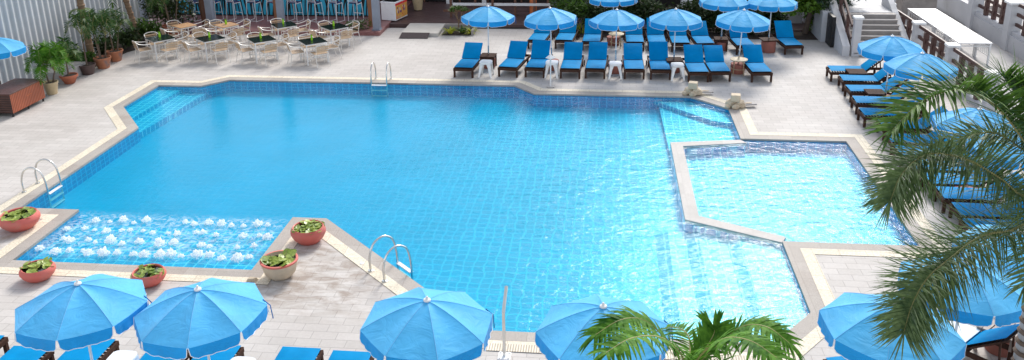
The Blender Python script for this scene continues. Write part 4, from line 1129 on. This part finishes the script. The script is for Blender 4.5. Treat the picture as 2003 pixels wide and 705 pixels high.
structure(MB().sheet([[(10.62,20),(13.6,20),(13.6,40),(10.62,40)]], .008), 'side_path', M['pave_grey'])
GT = 'white buffet tables in a row on the side path'
for i, (y0, y1, lb) in enumerate([(28.75,29.88,'white buffet table nearest the palm'),(29.9,31.2,'greyish white buffet table, second from the palm'),(31.22,32.6,'white buffet table third from the palm'),(32.62,34.0,'white buffet table at the far end of the row')]):
    t = thing('buffet_table', (11.9, (y0+y1)/2, 0), 0, lb, 'table', GT)
    L_ = y1-y0
    MB().box((0,0,.74), (1.04, L_-.02, .03)).build('tabletop', M['white_plastic'], t, bevel=.006)
    lat = MB()
    for s in (-1, 1): lat.box((s*.47, 0, .64), (.02, L_-.1, .03)); lat.box((s*.47, 0, .3), (.02, L_-.1, .02))
    for k in range(7):
        yy = -L_/2+.08+k*(L_-.16)/6
        for s in (-1, 1): lat.bar((s*.47, yy, .3), (s*.47, min(yy+.12, L_/2-.06), .64), .014, .014)
    for s in (-1, 1): lat.box((0, s*(L_/2-.05), .64), (.92, .02, .03))
    lat.build('lattice', M['white_paint'], t)
    for sx in (-1, 1):
        for sy in (-1, 1): MB().box((sx*.47, sy*(L_/2-.06), .36), (.05,.05,.72)).build('leg', M['white_paint'], t)
uw = thing('terrace_wall', (13.85, 30, 0), 0, 'low white wall carrying the brown fence at the right edge', 'wall')
MB().box((0, -2.2, .28), (.22, 12.0, .56)).build('lower_panel', M['wall_white'], uw)
MB().box((0, 7.5, .42), (.22, 7.0, .84)).build('upper_panel', M['wall_white'], uw)
structure(MB().box((17.5, 37.6, .42), (7.0, 7.0, .86)), 'upper_deck', M['deckwood'])
structure(MB().box((17.5, 27.5, .26), (7.0, 13.0, .54)), 'upper_terrace', M['pave_grey'])
white_post(13.85, 34.0, 0, 2.0, 'white pillar beside the far end of the white tables', .42)
white_post(13.88, 30.9, 0, 1.6, 'white capped pillar at the right edge of the photo', .42)
white_post(13.9, 27.8, 0, 1.6, 'white pillar just beyond the right edge', .42)
rail_fence(13.88, 33.78, 13.9, 31.12, .56, 1.05, 'brown timber fence between the two white pillars at the right')
rail_fence(13.9, 30.68, 13.92, 28.0, .56, 1.05, 'brown timber fence at the right edge beyond the capped pillar')
us = thing('upper_step', (12.0, 35.9, 0), 0, 'grey step block behind the far end of the white tables', 'step')
MB().box((.3, 0, .42), (1.3, 1.0, .84)).build('block', M['step'], us); MB().box((.3, -.02, .855), (1.36, 1.06, .03)).build('tread', M['step_edge'], us)

# ------------------------------------------------------------------ pool furniture
GL = 'stainless pool ladders'
ladder.put((-7.13, 26.13-.34, 0), R(180), 'stainless ladder on the far edge of the pool', GL)
ladder.put((-12.81, 17.2, 0), R(-90), 'stainless ladder on the left edge of the pool above the lily pots', GL)
ladder.put((-3.83, 14.16, 0), R(-45), 'stainless ladder on the slanted near edge beside the middle parasol', GL)
def bent_post(x, y, rz, label, h=.98):
    root = thing('steel_post', (x, y, 0), rz, label, 'post', 'bent steel posts bolted to the deck')
    MB().tube([(0,0,.03),(0,0,h*.86)], .026, 10, .025).build('shaft', M['steel'], root, True)
    MB().tube(curve_pts([(0,0,h*.85),(.005,.03,h*.92),(.02,.28,h*1.16)], 6), .026, 10).build('arm', M['alu'], root, True)
    MB().box((0,0,.022), (.2,.2,.03)).build('base_plate', M['white_plastic'], root, bevel=.006)
    b = MB()
    for s in (-.07,.07):
        for t in (-.07,.07): b.lathe([(.014,0),(.012,.016)], 8, (s,t,.037))
    b.build('bolt', M['steel'], root)
bent_post(-1.50, 11.55, 0, 'bent steel post on the near edge between two parasols', .95)
sh_ = thing('net_post', (-1.70, 25.64, 0), 0, 'slim white post with a small pointed top on the far edge', 'post')  # taken for a volleyball net post, like the bent one opposite
MB().tube([(0,0,.02),(0,0,.95)], .022, 10).build('shaft', M['white_paint'], sh_, True)
MB().lathe([(.15,.93),(.15,.945),(.02,1.05),(.01,1.06)], 4).build('top', M['white_plastic'], sh_)
MB().box((0,0,.02), (.24,.2,.04)).build('base_plate', M['slab'], sh_, bevel=.006)
def fountain(x, y, rz, label):
    root = thing('stone_spout', (x, y, 0), rz, label, 'fountain', 'stone spouts on the pool corner')
    for i, (cx, cy2, r_, z) in enumerate([(-.14,.0,.17,.14),(.16,-.02,.17,.13),(.02,-.16,.12,.07),(-.24,-.12,.1,.06),(0,.14,.2,.12)]):
        b = bmesh.new(); bmesh.ops.create_icosphere(b, subdivisions=2, radius=r_)
        for v in b.verts:
            n = noise.noise(v.co*9+Vector((i*3.1+x,0,0))); v.co *= 1+.35*n; v.co.z *= .8
        me = bpy.data.meshes.new('rock'); b.to_mesh(me); b.free(); me.materials.append(M['rock'])
        o = bpy.data.objects.new('rock', me); col.objects.link(o); o.parent = root; o.location = (cx, cy2, z)
    MB().box((0,.02,.33), (.30,.28,.22)).build('block', M['rock'], root, bevel=.02)
    root.scale = (.88,)*3
    MB().box((.42,.12,.10), (.5,.2,.05), rz=.35).build('slab', M['slab'], root, bevel=.01)
    MB().box((.42,.12,.135), (.2,.07,.025), rz=.35).build('inlay', M['rock'], root, bevel=.006)
fountain(2.58, 25.14, R(-12), 'stone block spout on rocks behind the pool corner, left of two')
fountain(3.68, 24.02, R(-6), 'stone block spout on rocks at the pool corner, right of two')
fm2 = MB().lathe([(.045,0),(.045,.01),(.02,.02)], 12).build('deck_fitting', M['white_plastic'], None, loc=(-4.55,14.3,.004)); tag(fm2, 'small white fitting set in the deck near the red lily pot', 'fitting')
# lily pots
def lily_pot(x, y, r, h, mat, label, n, shape='red', big=1.0):
    root = thing('lily_pot', (x, y, 0), rnd.uniform(0,6), label, 'planter', 'lily pots round the bubble pool')
    if shape == 'red': prof = [(r*.55,0),(r*.62,.01),(r*.88,h*.35),(r*1.0,h*.62),(r*.99,h*.78),(r*.90,h*.95),(r*.86,h),(r*.80,h*.97),(r*.78,h*.85)]
    else: prof = [(r*.5,0),(r*.58,.015),(r*.83,h*.3),(r*.95,h*.7),(r*.97,h*.9),(r*1.0,h*.92),(r*1.0,h),(r*.90,h),(r*.87,h*.86)]
    p = MB().lathe(prof, 36).build('pot', mat, root, True)
    if shape != 'red':
        MB().lathe([(r*.985,h*.90),(r*1.02,h*.93),(r*1.02,h*.995),(r*.97,h*1.01),(r*.9,h*1.005)], 36, cap=False).build('rim', M['pot_red'], p, True)
    MB().lathe([(r*.79,h*.86),(r*.4,h*.862)], 24).build('pot_water', M['pond'], root)
    lf = MB()
    for i in range(n):
        a = rnd.uniform(0,6.28); q = rnd.uniform(0,.72)**.6*r; c = Vector((math.cos(a)*q, math.sin(a)*q, h*.88+rnd.uniform(0,.045*big)))
        pr = rnd.uniform(.045,.075)*big; t = Vector((rnd.uniform(-.35,.35)*big, rnd.uniform(-.35,.35)*big, 1)).normalized(); u = t.orthogonal().normalized(); w = t.cross(u); a0 = rnd.uniform(0,6)
        vs = [c+Vector((0,0,-.006))]+[c+(u*math.cos(a0+b_)+w*math.sin(a0+b_))*pr*(1+.06*math.sin(b_*5)) for b_ in [.2+k*5.9/13 for k in range(14)]]
        lf.add(vs, [(0,k,k+1) for k in range(1,14)])
    lf.build('lily_pad', M['pad'], root)
    if big > 1.2 or shape != 'red':
        st = MB()
        for k in range(4):
            a = rnd.uniform(0,6.28); c = Vector((math.cos(a)*r*.5, math.sin(a)*r*.5, h+rnd.uniform(.05,.13)))
            st.tube([(c.x*.5,c.y*.5,h*.85), tuple(c)], .006, 5)
        st.build('stalk', M['stem'], root)
lily_pot(-12.14, 15.25, .40, .32, M['pot_red'], 'coral red lily pot on the left ledge below the ladder', 60)
lily_pot(-10.43, 13.28, .31, .26, M['pot_red'], 'coral red lily pot above the lower left parasol', 26, big=1.25)
lily_pot(-8.26, 13.28, .31, .26, M['pot_red'], 'coral red lily pot between the two left near parasols', 22, big=1.1)
lily_pot(-5.86, 15.12, .35, .33, M['pot_red'], 'coral red lily pot full of pads at the peninsula tip', 70)
lily_pot(-5.93, 13.72, .34, .36, M['pot_cream'], 'cream stone lily pot with red rim on the peninsula', 20, 'cream', 1.5)
tag(MB().add([(-.09,-.05,0),(.08,-.06,0),(.11,.05,0),(-.06,.06,0),(-.07,-.03,.05),(.06,-.045,.07),(.08,.03,.055),(-.05,.04,.06)], [(4,5,6,7),(0,1,5,4),(1,2,6,5),(2,3,7,6),(3,0,4,7)]).build('loose_stone', M['rock'], None, bevel=.006, loc=(-6.40,13.50,.012)), 'small tan stone chip beside the cream lily pot', 'stone')
# bubble jets
jets = []
for j in range(3):
    b = bmesh.new(); bmesh.ops.create_icosphere(b, subdivisions=4, radius=1)
    for v in b.verts:
        d = v.co.normalized(); o_ = Vector((j*7.3, j*2.1, 0))
        k = 1+.55*noise.noise(d*2.2+o_)+.38*noise.noise(d*5+o_)+.14*noise.noise(d*11+o_)
        q = math.hypot(d.x, d.y)
        v.co = Vector((d.x*.072*k, d.y*.072*k, (.06*max(d.z, -.1)+.03*max(0, d.z)**5)*k))
    mb = MB(); b.verts.ensure_lookup_table(); mb.add([tuple(v.co) for v in b.verts], [tuple(v.index for v in f.verts) for f in b.faces]); b.free()
    jets.append(mb)
protos = [None]*3
for row, y in enumerate((14.36,14.83,15.3,15.75)):
    for i in range(17):
        if rnd.random() < .1: continue
        x = -11.12+i*.272+rnd.uniform(-.07,.07)+(.1 if row % 2 else 0)
        if x > -6.75: continue
        k = rnd.randrange(3)
        if protos[k] is None:
            o = jets[k].build('water_jet', M['foam'], None, True); protos[k] = o; tag(o, 'small white foaming water jet in the bubble pool', 'water jet', 'foaming water jets in the bubble pool')
        else: o = protos[k].copy(); col.objects.link(o)
        s_ = rnd.uniform(.6,1.45); o.location = (x, y+rnd.uniform(-.07,.07), WZ+.004); o.rotation_euler.z = rnd.uniform(0,6); o.scale = (s_*1.1, s_*1.1, s_*rnd.uniform(.7,1.2))

# ------------------------------------------------------------------ the two palms close to the camera
def cam_pt(px, py, depth):
    return Vector((0,0,H)) + (FW + RR*((px-1001.5)/LENS_PX) - UU*((py-199.9)/LENS_PX))*depth
crown_c = cam_pt(2075, 345, 10.2)
dp = thing('date_palm', (crown_c.x+.02, crown_c.y, 0), 0, 'dark green palm with long drooping feathery fronds at the right edge', 'palm tree')
D0 = Vector((crown_c.x+.02, crown_c.y, 0))
MB().tube(curve_pts([(0,0,0),(.03,.05,crown_c.z*.5),tuple(crown_c-D0-Vector((0,0,.15)))], 14), .16, 12, .13).build('trunk', M['slab'], dp, True)
tr2 = MB()
for i in range(24): tr2.lathe([(.150-.001*i,0),(.166-.001*i,.02),(.150-.001*i,.05)], 12, (.0,.02,.15+i*.15))
tr2.build('trunk_ring', M['bark2'], dp, True)
def C(*l): return [crown_c-D0]+[cam_pt(*p)-D0 for p in l]
lf = MB(); lu = MB(); st = MB()
frond(lu, st, C((2015,290,9.9),(1955,215,9.6),(1885,176,9.35),(1805,198,9.2),(1745,255,9.1)), .70, .036, 80, .02, .55, .75, .22, .016, .25, 2, 4, .42)
frond(lf, st, C((2010,385,9.7),(1957,350,9.4),(1890,312,9.15),(1815,302,9.0),(1765,340,8.9),(1742,392,8.85)), .62, .022, 96, .04, .1, .85, .10, .016, .3, 4, 3, .55)
frond(lf, st, C((2005,438,9.7),(1920,462,9.3),(1856,508,9.0),(1814,545,8.85),(1785,595,8.75),(1768,650,8.7)), .60, .022, 100, .02, .1, .8, .08, .016, .3, 4, 3, .6)
frond(lu, st, C((2030,270,10.0),(1990,190,9.9),(1962,150,9.8)), .78, .036, 44, .02, .4, .9, .15, .014, .3, 2, 4, .5)
frond(lf, st, C((2010,300,10.2),(1950,262,10.2),(1890,268,10.3),(1840,310,10.4)), .5, .024, 54, .1, .2, .7, .25, .014, .3, 3, 3, .5)
frond(lu, st, C((2010,270,9.8),(1940,200,9.6),(1895,160,9.4)), .64, .034, 40, .05, .45, .8, .2, .014, .3, 2, 4, .5)
frond(lu, st, C((2050,290,9.9),(2020,215,9.7),(2000,165,9.5)), .72, .034, 36, .05, .4, .8, .2, .014, .3, 2, 4, .5)
frond(lf, st, C((2060,420,9.9),(2030,490,9.6),(2005,560,9.4)), .45, .024, 40, .1, .2, .6, .4, .014, .25, 2, 3, .5)
for az, l_ in ((-1.2,1.6),(-.4,1.7),(.3,1.7),(1.0,1.6),(1.7,1.5)):
    frond(lf, st, arc_ctrl(crown_c-D0, az, l_, .6, .9), .42, .03, 40, .1, .25, .55, .35, .014, .2, 1, 3, .5)
c_ = lf.build('crown', M['palm_dark'], dp); c2 = lu.build('upper_fronds', M['palm'], dp); st.build('frond_stem', M['stem'], c_)
ap = cam_pt(1345, 735, 8.6)
ar = thing('areca_palm', (ap.x, ap.y, 0), 0, 'bright green palm with broad leaflets at the bottom edge', 'palm tree')
A0 = Vector((ap.x, ap.y, 0))
MB().tube([(0,0,0),(.02,0,ap.z*.5),(0,0,ap.z)], .07, 10, .05).build('trunk', M['bark2'], ar, True)
lf = MB(); st = MB()
def A(*l): return [ap-A0]+[cam_pt(*p)-A0 for p in l]
frond(lf, st, A((1310,672,8.5),(1262,628,8.35),(1215,626,8.2),(1165,655,8.1)), .35, .048, 40, .12, .25, .55, .5, .012, .15, 1, 4, .6)
frond(lf, st, A((1330,690,8.3),(1290,660,8.0),(1235,662,7.7),(1185,690,7.5)), .34, .048, 36, .12, .25, .55, .5, .012, .15, 1, 4, .6)
frond(lf, st, A((1365,705,8.6),(1385,675,8.6),(1396,655,8.6),(1398,645,8.6)), .42, .055, 30, .05, .3, 1.1, .3, .012, .15, 1, 4, .7)
frond(lf, st, A((1400,680,8.5),(1450,640,8.4),(1500,640,8.2),(1545,672,8.1)), .35, .048, 40, .12, .25, .55, .45, .012, .15, 1, 4, .6)
frond(lf, st, A((1375,690,8.2),(1420,662,7.9),(1470,668,7.6),(1520,700,7.4)), .34, .048, 36, .12, .25, .55, .45, .012, .15, 1, 4, .6)
frond(lf, st, A((1350,690,8.9),(1345,655,9.1),(1320,640,9.3),(1290,645,9.5)), .32, .04, 24, .12, .25, .6, .4, .012, .15, 1, 4, .6)
for az in (-1.9,-1.2,-.6): frond(lf, st, arc_ctrl(ap-A0, az, .9, .4, .6), .34, .04, 24, .12, .25, .55, .45, .012)
c_ = lf.build('crown', M['palm_bright'], ar); st.build('frond_stem', M['stem'], c_)

# ------------------------------------------------------------------ light
SUN_EL, SUN_AZ = R(38), R(13)      # azimuth clockwise from +Y: ahead and to the right
world = bpy.data.worlds.new('World'); scene.world = world; world.use_nodes = True
wn = world.node_tree.nodes; bg = wn['Background']
sky = wn.new('ShaderNodeTexSky'); sky.sky_type = 'NISHITA'; sky.sun_disc = False
sky.sun_elevation = SUN_EL; sky.sun_rotation = SUN_AZ; sky.air_density = 1.0; sky.dust_density = 1.0; sky.ozone_density = 1.0
hs = wn.new('ShaderNodeHueSaturation'); hs.inputs['Saturation'].default_value = .34; hs.inputs['Value'].default_value = 1.8   # thin bright cloud veil
world.node_tree.links.new(sky.outputs[0], hs.inputs['Color']); world.node_tree.links.new(hs.outputs[0], bg.inputs['Color']); bg.inputs['Strength'].default_value = .15
sd = bpy.data.lights.new('sun', 'SUN'); sd.energy = 3.5; sd.angle = R(17); sd.color = (1,.95,.88)
so = bpy.data.objects.new('sun', sd); col.objects.link(so)
dv = Vector((math.sin(SUN_AZ)*math.cos(SUN_EL), math.cos(SUN_AZ)*math.cos(SUN_EL), math.sin(SUN_EL)))
so.rotation_euler = dv.to_track_quat('Z', 'Y').to_euler(); so.location = (0,0,30)
scene.view_settings.view_transform = 'Standard'; scene.view_settings.look = 'None'; scene.view_settings.exposure = 0
scene.render.engine = 'CYCLES'
cy = scene.cycles; cy.use_denoising = True; cy.max_bounces = 8; cy.transparent_max_bounces = 12; cy.sample_clamp_indirect = 6
